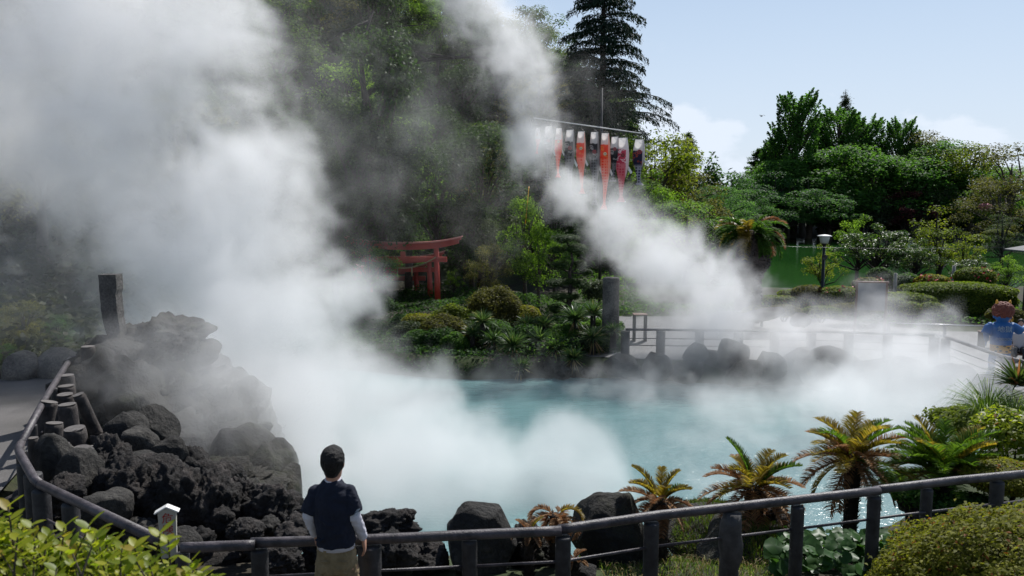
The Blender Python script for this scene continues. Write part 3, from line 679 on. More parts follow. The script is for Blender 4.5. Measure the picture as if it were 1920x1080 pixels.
# ------------------------------------------------------------------ torii gates
def torii(label, cx, y, z0, H, half, kh, rz=0, rope=False):
    e = empty('torii_gate', (cx, y, z0), rz=rz, label=label, cat='torii gate')
    for s_ in (-1, 1):
        MB().tube([(s_ * (half + .05), 0, -.4), (s_ * half, 0, H * .9)], [.115, .095], 16).build('pillar', M['torii'], e)
    def beam(hw, zz, th, dp, up, name, mat):
        n = 24; V = []
        for i in range(n + 1):
            x = -hw + 2 * hw * i / n; dz = up * (abs(x) / hw) ** 2.6
            V += [(x, -dp / 2, zz + dz), (x, -dp / 2, zz + th + dz), (x, dp / 2, zz + th + dz), (x, dp / 2, zz + dz)]
        fs = [(4 * i + j, 4 * i + 4 + j, 4 * i + 4 + (j + 1) % 4, 4 * i + (j + 1) % 4) for i in range(n) for j in range(4)] + [(0, 1, 2, 3), (4 * n + 3, 4 * n + 2, 4 * n + 1, 4 * n)]
        return MB().add(V, fs, smooth=False).build(name, M[mat], e)
    beam(kh, H - .16, .09, .24, .24, 'crossbeam', 'torii'); beam(kh * .985 - .05, H - .30, .137, .17, .24, 'lower_lintel', 'torii'); beam(kh * 1.02, H - .067, .05, .36, .245, 'cap_board', 'toriitop')
    MB().box((0, 0, H * .72), (2 * half + .8, .12, .19)).build('tie_beam', M['torii'], e)
    MB().box((0, 0, H * .8), (.18, .07, .2)).build('name_strut', M['torii'], e)
    if rope:
        r = empty('straw_rope', (cx, y - .16, z0 + H * .66), rz=rz, label='sagging twisted straw rope hung across the front torii gate', cat='rope')
        pts = [(x, 0, .0 + .42 * ((x / half) ** 2 - 1) + .24) for x in np.linspace(-half, half, 26)]
        MB().tube(pts, [.02 + .006 * (i % 2) for i in range(26)], 8).build('twist', M['rope'], r)
        for x in (-.7, -.2, .35):
            MB().tube([(x, -.01, .42 * ((x / half) ** 2 - 1) + .24), (x, -.01, .42 * ((x / half) ** 2 - 1) - .1)], [.02, .035], 6).build('tassel', M['rope'], r)
    return e
c = at(757, 570, Y=30)
torii('front red torii gate with an upswept crossbeam among the bushes', c.x, 30, c.z, 2.36, 1.26, 2.2, rz=rad(-4), rope=True)
c2 = at(748, 570, Y=32); torii('second smaller red torii gate just behind the front one', c2.x, 32, c2.z, 1.95, 1.25, 1.85, rz=rad(-4))
c3 = at(728, 572, Y=34); torii('third and lowest red torii gate, rearmost of the row', c3.x, 34, c3.z, 1.62, 1.22, 1.7, rz=rad(-4))

# ------------------------------------------------------------------ foliage builders
def clump_leaves(mb, c, r, n, size, up=.5, asp=.55, tb=.5, tv=.18, shell=.72, fold=0.1, **k):
    r = np.broadcast_to(np.asarray(r, float), (3,))
    D = R.normal(size=(n, 3)); D /= np.linalg.norm(D, axis=1)[:, None]
    D[:, 2] = np.where((D[:, 2] < -.2) & (R.rand(n) < .6), -D[:, 2], D[:, 2])
    q = shell + (1.08 - shell) * R.rand(n) ** .7
    C = np.array(c) + D * q[:, None] * r
    t = np.clip(tb + R.normal(size=n) * tv, 0.02, .92)
    t = np.where(R.rand(n) < .012, .99, t)
    mb.leaves(C, size, up=up, out=D * .7, asp=asp, tint=t, fold=fold, **k)
def tree_limbs(mb, top, base_r, targets, fork=.35, bend=.15):
    H = top[2]
    path = [(top[0] * t + bend * math.sin(t * 5) * .3, top[1] * t, H * t) for t in np.linspace(0, 1, 9)]
    mb.tube([(0, 0, -.6)] + path[1:], np.linspace(base_r * 1.25, base_r * .18, 9), 10, wob=.12)
    for T in targets:
        T = np.array(T); t0 = min(.85, max(fork, (T[2] / H) * .55)); s_ = np.array([top[0] * t0, top[1] * t0, H * t0])
        mid = s_ * .5 + T * .5 + np.array([0, 0, .08 * H * R.rand()]) + R.normal(size=3) * .04 * H
        mb.tube([s_, s_ * .7 + mid * .3, mid, mid * .4 + T * .6, T], np.linspace(base_r * .45, base_r * .08, 5), 6)
PROTO = {}
def proto(key, fn, leaf, bark='bark'):
    def make():
        t_, c_ = MB(), MB(); fn(t_, c_); return (t_.mesh('trunk', M[bark]), c_.mesh('crown', M[leaf]))
    PROTO[key] = make
def tree(key, name, x, y, z, s, rz, label, cat='tree', group=None, sz=None):
    if callable(PROTO[key]): PROTO[key] = PROTO[key]()
    tm, cm = PROTO[key]
    e = empty(name, (x, y, z), rz=rz, scale=(s, s, sz or s), label=label, cat=cat, group=group)
    link('trunk', tm, e); link('crown', cm, e); return e
# broadleaf dome, about 8 m
def f_broad(n=34, leaf=.17, H=8., W=3.0, lv=150, flat=1., seed=0, core=True):
    def fn(t_, c_):
        T = []
        for i in range(n):
            a = R.rand() * 6.283; zz = R.rand(); rr = W * math.sqrt(max(0.02, 1 - (zz * 1.5 - .55) ** 2)) * (.45 + .6 * R.rand())
            c = (rr * math.cos(a), rr * math.sin(a), H * (.32 + .62 * zz)); T.append(c)
            r = W * (.24 + .16 * R.rand())
            clump_leaves(c_, c, (r, r, r * .75 * flat), lv, leaf, tb=.30 + .42 * R.rand())
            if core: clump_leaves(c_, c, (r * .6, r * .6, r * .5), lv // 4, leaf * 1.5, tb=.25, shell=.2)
        tree_limbs(t_, (.2, 0, H * .8), .2, T[::2])
    return fn
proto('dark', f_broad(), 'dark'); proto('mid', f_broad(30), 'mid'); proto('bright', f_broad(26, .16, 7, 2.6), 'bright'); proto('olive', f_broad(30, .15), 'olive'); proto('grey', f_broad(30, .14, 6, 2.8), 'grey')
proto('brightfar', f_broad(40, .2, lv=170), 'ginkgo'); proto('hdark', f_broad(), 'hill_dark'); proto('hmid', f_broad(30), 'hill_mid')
proto('yellowt', f_broad(26, .15, 6, 2.6), 'yellow')
def f_layer(t_, c_):     # wide layered cherry
    T = []
    for i in range(60):
        a = R.rand() * 6.283; q = math.sqrt(R.rand()); rr = 5.0 * q; zz = 1.2 + 4.6 * (1 - q * q * .85) * (.35 + .65 * R.rand())
        c = (rr * math.cos(a), rr * math.sin(a), zz); T.append(c)
        rr2 = .7 + .8 * R.rand(); clump_leaves(c_, c, (rr2, rr2, .32 + .25 * R.rand()), 190, .20, tb=.3 + .45 * R.rand(), up=.9)
    tree_limbs(t_, (.4, 0, 4.4), .28, T[::2], fork=.25)
proto('cherry', f_layer, 'cherry', 'bark_dark')
def f_ginkgo(t_, c_):    # upright, spiky outline
    T = []
    for i in range(175):
        zz = R.rand() ** .9; a = R.rand() * 6.283; w_ = 3.7 * (1 - .60 * zz ** 1.7) * (.35 + .65 * math.sqrt(R.rand()))
        b_ = np.array([w_ * math.cos(a) * .75, w_ * math.sin(a) * .75, 2.2 + 9.5 * zz]); d = np.array([math.cos(a) * .75, math.sin(a) * .75, .85 + .5 * zz]); d /= np.linalg.norm(d)
        L = 1.15 + .6 * R.rand(); m_ = 125; tt = R.rand(m_)
        P = b_ + np.outer(tt * L, d) + R.normal(size=(m_, 3)) * (.26 * (1.05 - tt))[:, None]
        tb = .3 + .4 * R.rand(); c_.leaves(P, .21, up=.3, asp=.7, tint=np.clip(tb + R.normal(size=m_) * .15, 0, .92))
        if i % 3 == 0: t_.tube([b_ * np.array([.3, .3, .85]), b_, b_ + d * L], [.07, .045, .012], 5)
    tree_limbs(t_, (0, 0, 11.5), .3, T)
proto('ginkgo', f_ginkgo, 'ginkgo')
def f_conifer(H, W, droop, n, leafm=.2):
    def fn(t_, c_):
        t_.tube([(0, 0, -.5), (0, 0, H * .5), (0, 0, H)], [.2, .12, .02], 8)
        for i in range(n):
            zz = R.rand() ** .9; a = R.rand() * 6.283; L = W * (1 - zz) ** .8 * (.75 + .4 * R.rand()) + .15; z0 = H * (.12 + .86 * zz)
            P = [np.array([math.cos(a) * L * q, math.sin(a) * L * q, z0 + L * (.25 * q - droop * q * q)]) for q in np.linspace(0, 1, 5)]
            t_.tube(P, np.linspace(.04, .008, 5), 4)
            m_ = int(26 + 60 * L); q = .15 + .85 * R.rand(m_)
            C = np.stack([math.cos(a) * L * q, math.sin(a) * L * q, z0 + L * (.25 * q - droop * q * q)], 1) + R.normal(size=(m_, 3)) * np.array([.13, .13, .07]) * (1 + L * .25)
            c_.leaves(C, leafm, up=.8, asp=.35, tint=np.clip(.45 + R.normal(size=m_) * .2, 0, .92))
    return fn
proto('conifer', f_conifer(9, 2.4, .3, 150), 'pine', 'bark_dark'); proto('redwood', f_conifer(12, 1.9, .1, 190, .16), 'grey', 'bark'); proto('conifer2', f_conifer(8, 2.6, .05, 120, .26), 'dark', 'bark_dark')
def f_pinecloud(t_, c_):
    T = []
    for i in range(16):
        a = R.rand() * 6.283; zz = .35 + .6 * i / 16; rr = (2.4 * (1 - .7 * (zz - .3))) * (.4 + .6 * R.rand()); c = (rr * math.cos(a), rr * math.sin(a), 6.5 * zz); T.append(c)
        clump_leaves(c_, c, (1., 1., .3), 260, .16, up=.9, asp=.22, tb=.3 + .3 * R.rand())
    tree_limbs(t_, (.6, .2, 6.), .2, T, bend=.8)
proto('pinecloud', f_pinecloud, 'pine', 'bark_dark')
def f_open(leafn, W=2.6, H=4.6, n=46, leaf=.13, lv=110):
    def fn(t_, c_):
        T = []
        for i in range(n):
            a = R.rand() * 6.283; q = R.rand() ** .5; rr = W * q * (.5 + .5 * R.rand()); zz = H * (.42 + .55 * R.rand() * (1 - .5 * q * q)); c = (rr * math.cos(a), rr * math.sin(a), zz); T.append(c)
            clump_leaves(c_, c, (.42, .42, .26), lv, leaf, tb=.28 + .5 * R.rand(), shell=.3)
        tree_limbs(t_, (.15, 0, H * .72), .12, T[::1], fork=.2)
    return fn
proto('camellia', f_open('camellia'), 'camellia', 'bark_dark'); proto('maple', f_open('yellow', 1.7, 3.6, 26, .10, 90), 'yellow', 'bark_dark'); proto('smallgreen', f_open('bright', 2., 3.8, 34, .11, 110), 'bright', 'bark_dark')
proto('purplet', f_open('purple', 2.6, 4.5, 36, .15, 110), 'purple', 'bark_dark')

# ---- forest on the hill
hn = 0
kinds = [('hdark', 'dark evergreen trees covering the hillside', 'evergreen_tree', 'dark round crowned evergreen tree on the misty hillside'), ('hmid', 'green leafy trees covering the hillside', 'leafy_tree', 'mid green leafy tree among the evergreens of the misty hillside'),
         ('olive', 'olive brown trees on the hillside', 'olive_brown_tree', 'olive brown tree on the misty hillside'), ('bright', 'light green trees on the hillside', 'light_green_tree', 'light green young tree on the misty hillside')]
for iy, y in enumerate(np.arange(23.5, 80, 3.6)):
    for x in np.arange(-34, 16, 3.5):
        xx = x + (iy % 2) * 1.7 + (R.rand() - .5) * 1.8; yy = y + (R.rand() - .5) * 2
        z = gz(xx, yy)
        if z < .9 or (xx < -13 and yy > 60): continue
        if yy < 37 and xx > -9.5 - .25 * (37 - yy) * .5: continue
        if abs(xx) / yy > .66 or (z + 6 - 5) / yy > .50: continue
        if xx > 4.2 and yy < 46: continue
        k = kinds[R.choice(4, p=[.62, .20, .11, .07])]
        tree(k[0], k[2], xx, yy, z - .3, .62 + .3 * R.rand(), R.rand() * 6.28, k[3], group=k[1]); hn += 1
# ---- named trees: key, px, base y or None(=ground), top y, Y, label
def T(key, name, px, ytop, Y, label, hproto, rz=0, cat='tree', wide=1., group=None, base=None):
    p = at(px, ytop, Y=Y); z = gz(p.x, Y) if base is None else base
    H = p.z - z; s = H / hproto
    if callable(PROTO[key]): PROTO[key] = PROTO[key]()
    e = tree(key, name, p.x, Y, z, s * wide, rz, label, cat, group, sz=s); return e
for px, yt, Y, wd, lb in [(688, 40, 31.5, .62, 'tallest dark evergreen in front of the old pine trunk'), (650, 190, 30.5, .8, 'dark evergreen on the left of the old pine trunk'), (712, 240, 31, .8, 'dark evergreen below the long pine bough above the torii'), (760, 200, 33.5, .8, 'dark evergreen under the middle of the long pine bough'), (820, 260, 34.5, .8, 'dark evergreen between the pine bough and the torii'), (900, 230, 36, .8, 'dark evergreen below the tip of the long pine bough'), (625, 330, 29, .8, 'dark evergreen in the mist left above the torii')]:
    T('hdark', 'shade_tree', px, yt, Y, lb, 8.2, px, 'tree', wd, 'dark evergreens before the old pine')
GB = 'tall trees beyond the green pond'
T('ginkgo', 'ginkgo_tree', 1497, 176, 106, 'tallest spiky topped green tree beyond the pond', 12.6, 1, 'tree', 1.0, GB)
T('ginkgo', 'ginkgo_tree', 1575, 205, 110, 'wide green spiky tree right of the tallest one beyond the pond', 12.6, 2.5, 'tree', 1.25, GB)
T('ginkgo', 'ginkgo_tree', 1625, 222, 112, 'green tree below the pale slender conifer beyond the pond', 12.6, 4, 'tree', 1.1, GB)
T('ginkgo', 'ginkgo_tree', 1690, 226, 110, 'twin topped green tree in the middle of the row beyond the pond', 12.6, 5, 'tree', 1.0, GB)
T('ginkgo', 'ginkgo_tree', 1455, 262, 108, 'lower green tree at the left foot of the tallest one', 12.6, 3, 'tree', 1., GB)
T('mid', 'leafy_tree', 1545, 300, 104, 'broad bright green tree in front of the tallest ones', 8.2, 2, 'tree', 1.3, GB)
T('mid', 'leafy_tree', 1610, 320, 104, 'dark green leafy tree in front of the ginkgo row', 8.2, 4, 'tree', 1.3, GB)
T('dark', 'leafy_tree', 1650, 300, 108, 'dark tree filling the middle of the row beyond the pond', 8.2, 1, 'tree', 1.2, GB)
T('dark', 'leafy_tree', 1480, 310, 104, 'round dark tree under the tallest spiky tree', 8.2, 5, 'tree', 1.2, GB)
for px, yt, wd, lb in [(1520, 288, 1.5, 'rounded light green tree right below the tallest spiky tree'), (1585, 272, 1.3, 'rounded light green tree in the middle of the pond row'), (1640, 292, 1.5, 'rounded green tree under the twin topped one'), (1465, 300, 1.2, 'rounded light green tree at the left end of the pond row'), (1700, 290, 1.4, 'rounded green tree above the purple maple'), (1560, 345, 1.6, 'low rounded green tree at the pond edge below the rounded ones')]:
    T('brightfar', 'rounded_tree', px, yt, 103 if yt < 340 else 101, lb, 8.2, px, 'tree', wd, GB)
T('redwood', 'slender_conifer', 1586, 163, 118, 'pale slender pointed conifer rising behind the green trees', 12.2, 1, 'tree', .9)
T('conifer2', 'dark_conifer', 1421, 277, 112, 'small rounded dark conifer left of the tallest tree', 8, 1, 'tree', 1., 'dark conifers beyond the pond')
T('conifer2', 'dark_conifer', 1446, 258, 116, 'taller dark conifer right beside the tallest tree', 8, 2, 'tree', 1., 'dark conifers beyond the pond')
T('olive', 'open_crowned_tree', 1745, 238, 108, 'open crowned brownish tree with visible branches beyond the pond', 8.2, 2)
T('yellowt', 'flat_crowned_tree', 1792, 270, 104, 'light green flat crowned tree standing free beyond the pond', 6.1, 1, 'tree', 1.0)
T('brightfar', 'rounded_tree', 1748, 262, 106, 'rounded green tree behind the flat crowned one', 8.2, 3, 'tree', 1.2, GB)
T('mid', 'rounded_tree', 1870, 300, 103, 'rounded green tree between the dome and the copper tinged tree', 8.2, 2, 'tree', 1.2, GB)
T('dark', 'leafy_tree', 1745, 300, 112, 'dark tree behind the open crowned one', 8.2, 2.2, 'tree', 1., GB)
T('mid', 'dome_tree', 1830, 302, 100, 'smooth dark green domed tree on the right beyond the pond', 8.2, 3, 'tree', 1.5)
T('olive', 'copper_leaved_tree', 1905, 262, 92, 'copper tinged tree at the right edge beyond the pond', 8.2, 3.3, 'tree', 1.2)
T('olive', 'copper_leaved_tree', 1880, 330, 84, 'olive brown tree below the copper tinged one', 8.2, 1.3, 'tree', 1.2)
T('purplet', 'purple_maple', 1705, 350, 98, 'purple leaved maple across the pond', 4.7, 1, 'tree', 1.)
T('grey', 'greyish_tree', 1650, 340, 101, 'greyish green tree left of the purple maple', 6.1, 1, 'tree', 1.2)
T('grey', 'greyish_tree', 1745, 345, 101, 'greyish green tree right of the purple maple', 6.1, 3, 'tree', 1.)
CG = 'cherry trees hanging over the far shore of the pond'
for i, (px, yt, Y, wd, lb) in enumerate([(1375, 320, 100, 1.0, 'leftmost wide cherry tree on the far shore of the pond'), (1450, 318, 98, 1.1, 'large layered cherry tree in the middle of the far shore'), (1510, 330, 97, 1.1, 'layered cherry tree at the right end of the far shore'), (1400, 352, 92, .8, 'low cherry tree left behind the palm'), (1350, 345, 80, .8, 'cherry tree with branches hanging over the left of the pond'), (1480, 372, 95, .8, 'low spreading cherry bough touching the pond')]):
    T('cherry', 'cherry_tree', px, yt, Y, lb, 6., i * 1.1, 'cherry tree', wd, CG, base=gz(at(px, yt, Y=Y).x, 106) if Y > 90 else .2)
for i, (px, yt, lb) in enumerate([(1560, 380, 'dark bushy tree left of centre on the far shore under the ginkgo'), (1620, 375, 'dark bushy tree on the far shore left of the purple maple'), (1670, 378, 'dark bushy tree on the far shore under the purple maple'), (1730, 380, 'dark bushy tree right of the purple maple on the far shore'), (1790, 375, 'dark bushy tree under the light green flat crown'), (1850, 380, 'dark bushy tree under the domed tree'), (1905, 385, 'dark bushy tree on the far shore at the right edge')]):
    T('dark', 'bushy_tree', px, yt, 106, lb, 8.2, i, 'tree', 1.6, 'dark bushy trees along the far shore', base=.0)
T('conifer', 'pointed_pine', 1291, 241, 82, 'pointed dark pine right of the giant cedar', 9.2, 1)
T('pinecloud', 'flat_topped_pine', 1258, 246, 78, 'flat topped pine between the giant cedar and the pointed pine', 6.6, 2, wide=.75)
T('olive', 'rusty_tree', 1282, 300, 62, 'rusty brown tree below the pointed pine', 8.2, 2, 'tree', 1.0)
T('olive', 'rusty_tree', 1235, 300, 60, 'brownish tree behind the last carp streamer', 8.2, 4, 'tree', .9)
T('bright', 'yellow_green_tree', 1245, 345, 48, 'small yellow green tree right of the carp streamers', 7.2, 4, 'tree', .8)
T('yellowt', 'yellow_green_tree', 1225, 250, 58, 'yellow green tree under the lowest cedar branches', 6.1, 2, 'tree', .9)
T('mid', 'leafy_tree', 1290, 358, 46, 'leafy green tree left of the palm crown', 8.2, 1.4, 'tree', 1.1)
T('grey', 'leafy_tree', 1335, 410, 44, 'greyish leafy tree half hidden by steam left of the palm', 6.1, 2, 'tree', 1.)
T('mid', 'leafy_tree', 1210, 395, 42, 'leafy tree behind the rising steam right of the streamers', 8.2, 3, 'tree', 1.)
T('bright', 'yellow_green_tree', 1105, 180, 64, 'yellow green tree glowing behind the giant cedar', 7.2, 1, 'tree', 1.3)
T('dark', 'evergreen_shade_tree', 1150, 330, 47, 'shaded evergreen behind the lower part of the streamers', 8.2, 1, 'tree', 1.)
T('bright', 'bushy_green_tree', 985, 366, 31, 'bright glossy green upright tree beside the misty hill', 7.2, 2.2, 'tree', .62)
T('bright', 'bushy_green_tree', 1010, 420, 30, 'lower bright green bush tree at the right foot of the glossy one', 7.2, 1.2, 'tree', .7)
T('grey', 'misty_tree', 885, 372, 35, 'grey green misty tree between the torii and the bright tree', 6.1, 2, 'tree', .9)
T('grey', 'misty_tree', 930, 400, 33, 'second grey green misty tree closer to the bright tree', 6.1, 3.1, 'tree', .9)
T('dark', 'shade_tree', 870, 440, 33, 'dark tree right behind the front torii gate', 8.2, 4, 'tree', .7)
T('dark', 'shade_tree', 1040, 430, 36, 'dark tree behind the cloud pruned pine', 8.2, 5, 'tree', .9)
T('olive', 'shade_tree', 920, 455, 29.5, 'brownish bush tree right of the torii gates', 8.2, 2, 'tree', .9)
T('mid', 'misty_tree', 690, 452, 28.6, 'misty leafy tree standing in front of the left torii pillars', 8.2, 2, 'tree', 1.2)
T('smallgreen', 'garden_tree', 850, 500, 31.5, 'small light green tree seen beside the front torii pillar', 4.0, 1, 'tree', .7)
T('mid', 'misty_tree', 700, 400, 36, 'dim green tree left behind the torii gates', 8.2, 1, 'tree', .9)
T('mid', 'misty_tree', 765, 430, 38, 'dim green tree above the torii crossbeams', 8.2, 3, 'tree', .9)
T('dark', 'misty_tree', 690, 500, 30, 'dark bushy tree in the steam left of the torii', 8.2, 2, 'tree', 1.1)
# near pond trees, right
T('camellia', 'glossy_tree', 1648, 398, 37, 'large glossy leaved tree in front of the green pond', 4.9, 1, 'tree', 1.05)
T('camellia', 'glossy_tree', 1720, 430, 36, 'glossy leaved tree right of the large one', 4.9, 3, 'tree', .9)
T('smallgreen', 'garden_tree', 1612, 392, 39, 'bright green tree top left behind the glossy trees', 4.0, 1, 'tree', .75)
T('maple', 'bronze_tipped_tree', 1772, 372, 40, 'tree with bronze tipped leaf clusters above the glossy trees', 3.8, 2, 'tree', .95)
T('maple', 'bronze_tipped_tree', 1810, 425, 37, 'rounded yellow tipped tree below the bronze tipped one', 3.8, 4, 'tree', .8)
T('maple', 'small_maple', 1545, 448, 34, 'small yellow leaved maple right behind the lamp post', 3.8, 1, 'tree', .9)
T('pinecloud', 'garden_pine', 1885, 395, 60, 'garden pine on the islet at the right', 6.6, 1, 'tree', .9)
T('camellia', 'glossy_tree', 1830, 465, 34, 'low leafy tree behind the flowering bush', 4.9, 2, 'tree', 1.)
T('smallgreen', 'garden_tree', 1890, 470, 34, 'light green leafy tree beside the small roofed kiosk', 4.0, 5, 'tree', .9)
# ---- left side shrubs beyond the path
T('olive', 'path_tree', 40, 560, 19, 'brownish bush with orange leaves at the left edge beyond the path', 8.2, 1, 'tree', .95)
T('dark', 'path_tree', 105, 590, 20, 'dark bush in the mist beyond the left path', 8.2, 2, 'tree', 1.)
T('dark', 'path_tree', 150, 480, 25, 'dim dark tree in the mist above the left path', 8.2, 3, 'tree', .8)
T('dark', 'path_tree', 30, 420, 25, 'tall dim tree in the mist at the left edge', 8.2, 4, 'tree', .9)
T('olive', 'path_tree', 90, 500, 23, 'brownish tree in the mist at the left', 8.2, 5, 'tree', .8)
T('mid', 'path_tree', 5, 640, 16.8, 'small green bush beside the kerb stones at the left edge', 8.2, 3, 'tree', 1.2)

# ---- giant cedar
def cedar():
    p = at(1127, 300, Y=50); z0 = gz(p.x, 50); H = 19.8 - z0
    e = empty('cedar_tree', (p.x, 50, z0), label='giant dark cedar with drooping tiered branches against the sky', cat='cedar')
    t_ = MB(); t_.tube([(0, 0, -.5), (0, 0, H * .3), (.05, 0, H * .7), (0, 0, H)], [.34, .27, .15, .03], 12); t_.build('trunk', M['bark_dark'], e)
    c_ = MB(); b_ = MB(); ztop = H
    tiers = np.linspace(5.4, H - .3, 23)
    for ti, z in enumerate(tiers):
        q = (H - z) / (H - 5.6); L0 = .4 + 3.9 * q ** .8
        for k in range(7):
            a = k * .9 + .3 + ti * .5 + R.rand() * .5; L = L0 * (.60 + .62 * R.rand()); ca, sa = math.cos(a), math.sin(a)
            zz = z + (R.rand() - .5) * .62; fz = lambda s: zz + L * (.34 * s - .42 * s ** 2.4)
            b_.tube([(ca * L * s, sa * L * s, fz(s)) for s in np.linspace(0, 1, 6)], np.linspace(.07, .012, 6) * (.4 + .6 * q), 5)
            m_ = int(45 + 68 * L)
            s_ = .12 + .88 * R.rand(m_) ** .75; wd = .32 * L * (1 - s_) ** .6 * .55 + .10; lat = R.normal(size=m_) * wd
            drop = np.abs(R.normal(size=m_)) * .11 * (.3 + s_ * 1.6)
            C = np.stack([ca * L * s_ - sa * lat, sa * L * s_ + ca * lat, zz + L * (.34 * s_ - .42 * s_ ** 2.4) - drop - .12 * np.abs(lat)], 1)
            dr = np.stack([ca * np.ones(m_) * .5, sa * np.ones(m_) * .5, -np.ones(m_) * (.3 + .9 * s_)], 1)
            c_.leaves(C, .24, up=.2, asp=.26, tint=np.clip(.45 + R.normal(size=m_) * .2, 0, .92), dirs=dr)
    b_.build('branches', M['bark_dark'], e); c_.build('crown', M['cedar'], e)
cedar()
# ---- old pine whose long bough reaches out of the hillside
def oldpine():
    Y = 33; tip = at(972, 118, Y=Y); foot = at(690, 190, Y=Y + 1); z0 = gz(foot.x, Y + 1)
    e = empty('old_pine', (foot.x, Y + 1, z0), label='old pine on the hillside with one long bough reaching out to the right', cat='pine tree')
    def L_(px, py, dy=0): q = at(px, py, Y=Y + dy); return np.array([q.x - foot.x, q.y - (Y + 1), q.z - z0])
    t_ = MB(); t_.tube([(0, 0, -1), L_(690, 330, 1), L_(685, 200, 1), L_(675, 90, 1), L_(700, 20, 1)], [.17, .15, .12, .09, .03], 12, wob=.1); t_.build('trunk', M['bark_dark'], e)
    b_ = MB(); c_ = MB()
    main = [L_(690, 175, 1), L_(728, 150), L_(760, 122), L_(800, 112), L_(850, 108), L_(900, 106), L_(945, 118), L_(972, 118)]
    b_.tube(main, np.linspace(.13, .02, 8), 8)
    subs = [(main, 1.0)]
    for (a, pts) in [(2, [(760, 122), (735, 108), (700, 100), (668, 80)]), (3, [(800, 112), (770, 92), (735, 82), (700, 70)]), (4, [(860, 108), (885, 92), (910, 88)]), (5, [(885, 108), (905, 125), (930, 138)]), (3, [(830, 110), (860, 96), (840, 84)]), (6, [(930, 112), (955, 128), (940, 136)]), (4, [(850, 108), (800, 100), (780, 96)]), (2, [(700, 60), (740, 50), (800, 46)]), (2, [(690, 40), (640, 60), (610, 84)])]:
        P = [L_(x, y, R.rand() * 1.2 - .6) for x, y in pts]; b_.tube(P, np.linspace(.06, .012, len(P)), 6); subs.append((P, .8))
    for P, w_ in subs:
        P = np.array(P); seg = np.linalg.norm(np.diff(P, axis=0), axis=1); n = int(seg.sum() * 22)
        for k in range(n):
            u = R.rand() ** .7 * (len(P) - 1.001); i = int(u); c = P[i] + (P[i + 1] - P[i]) * (u - i) + R.normal(size=3) * np.array([.16, .25, .06]) + np.array([0, 0, .16])
            D = R.normal(size=(40, 3)); D[:, 2] = np.abs(D[:, 2]) * .8 + .1; D /= np.linalg.norm(D, axis=1)[:, None]
            c_.blades(np.repeat(c[None], 40, 0), c + D * .19, .026, bend=.05, seg=1, tint=np.clip(.45 + R.normal(size=40) * .2, 0, .9))
    b_.build('boughs', M['bark_dark'], e); c_.build('needles', M['pine_dark'], e)
oldpine()
# ---- cloud pruned pine by the column
def niwaki():
    Y = 25.5; f = at(1062, 585, Y=Y); e = empty('cloud_pruned_pine', f, label='cloud pruned pine with flat green pads left of the stone column', cat='pine tree')
    def L_(px, py, dy=0): q = at(px, py, Y=Y + dy); return np.array([q.x - f.x, dy, q.z - f.z])
    t_ = MB(); tr = [L_(1066, 600) + np.array([0, 0, -.5]), L_(1066, 570), L_(1070, 540), L_(1068, 510), L_(1074, 490), L_(1070, 465)]; t_.tube(tr, [.11, .09, .075, .06, .045, .03], 10, wob=.1)
    pads = [(1078, 467, 40, 20), (1050, 498, 30, 14), (1086, 497, 22, 16), (1099, 510, 18, 11), (1042, 531, 34, 15), (1090, 535, 26, 16), (1068, 528, 22, 12), (1048, 556, 40, 17), (1042, 580, 30, 18), (1060, 447, 46, 14), (1044, 470, 24, 14), (1076, 556, 20, 12)]
    for i, (px, py, w, h) in enumerate(pads):
        c = L_(px, py, (R.rand() - .5) * .6); r = (S(w, Y) * .6, S(w, Y) * .55, S(h, Y) * .55)
        p_ = MB(); p_.ball(c, np.array(r) * .7, 8, tint=.3); clump_leaves(p_, c, r, 750, .085, up=1., asp=.22, tb=.4, shell=.75); p_.build('foliage_pad', M['pine'], e)
        k = min(5, 1 + i // 3) if py > 480 else 4; s_ = tr[min(range(len(tr)), key=lambda j: abs(tr[j][2] - (c[2] - .1)))]
        t_.tube([s_, s_ * .5 + c * .5 + np.array([0, 0, -.05]), c], [.035, .028, .015], 6)
    t_.build('trunk', M['bark_dark'], e)
niwaki()
# ---- palm
def frond(mb, st, L, az, el, droop, n, lw, ll, tint=None, vee=.5, start=.12, rw=.008, curl=.0, mi=0):
    d = np.array([math.cos(az), math.sin(az), 0]); side = np.array([-math.sin(az), math.cos(az), 0]); q = np.linspace(0, 1, 15)
    ang = el - droop * q ** 1.15; dx = np.cumsum(np.cos(ang)) / 15 * L; dz = np.cumsum(np.sin(ang)) / 15 * L; dx -= dx[0]; dz -= dz[0]
    cv = curl * q * q * L
    P = np.array(st) + np.outer(dx, d) + np.outer(dz, [0, 0, 1.]) + np.outer(cv, side)
    mb.tube(P[::2], np.linspace(rw, rw * .3, 8), 5, tint=.6, mi=mi)
    u = np.linspace(start, .99, n); idx = u * 14; i0 = np.minimum(idx.astype(int), 13); fr = (idx - i0)[:, None]
    B_ = P[i0] * (1 - fr) + P[i0 + 1] * fr; Tn = P[i0 + 1] - P[i0]; Tn /= np.linalg.norm(Tn, axis=1)[:, None]
    Nn = np.cross(Tn, side); Nn /= np.linalg.norm(Nn, axis=1)[:, None]; Nn = np.where(Nn[:, 2:] < 0, -Nn, Nn) if el > -.3 else Nn
    for s_ in (-1, 1):
        prof = np.sin(np.pi * (u * .82 + .14)) ** .6
        D = side * s_ * .85 + Tn * .62 + Nn * vee + R.normal(size=(n, 3)) * .07; D /= np.linalg.norm(D, axis=1)[:, None]
        tt = np.clip(.45 + R.normal(size=n) * .18, 0, .9) if tint is None else np.clip(tint + R.normal(size=n) * .12, 0, .99)
        mb.blades(B_, B_ + D * (ll * prof)[:, None], lw, bend=.12, seg=2, tint=tt, mi=mi)
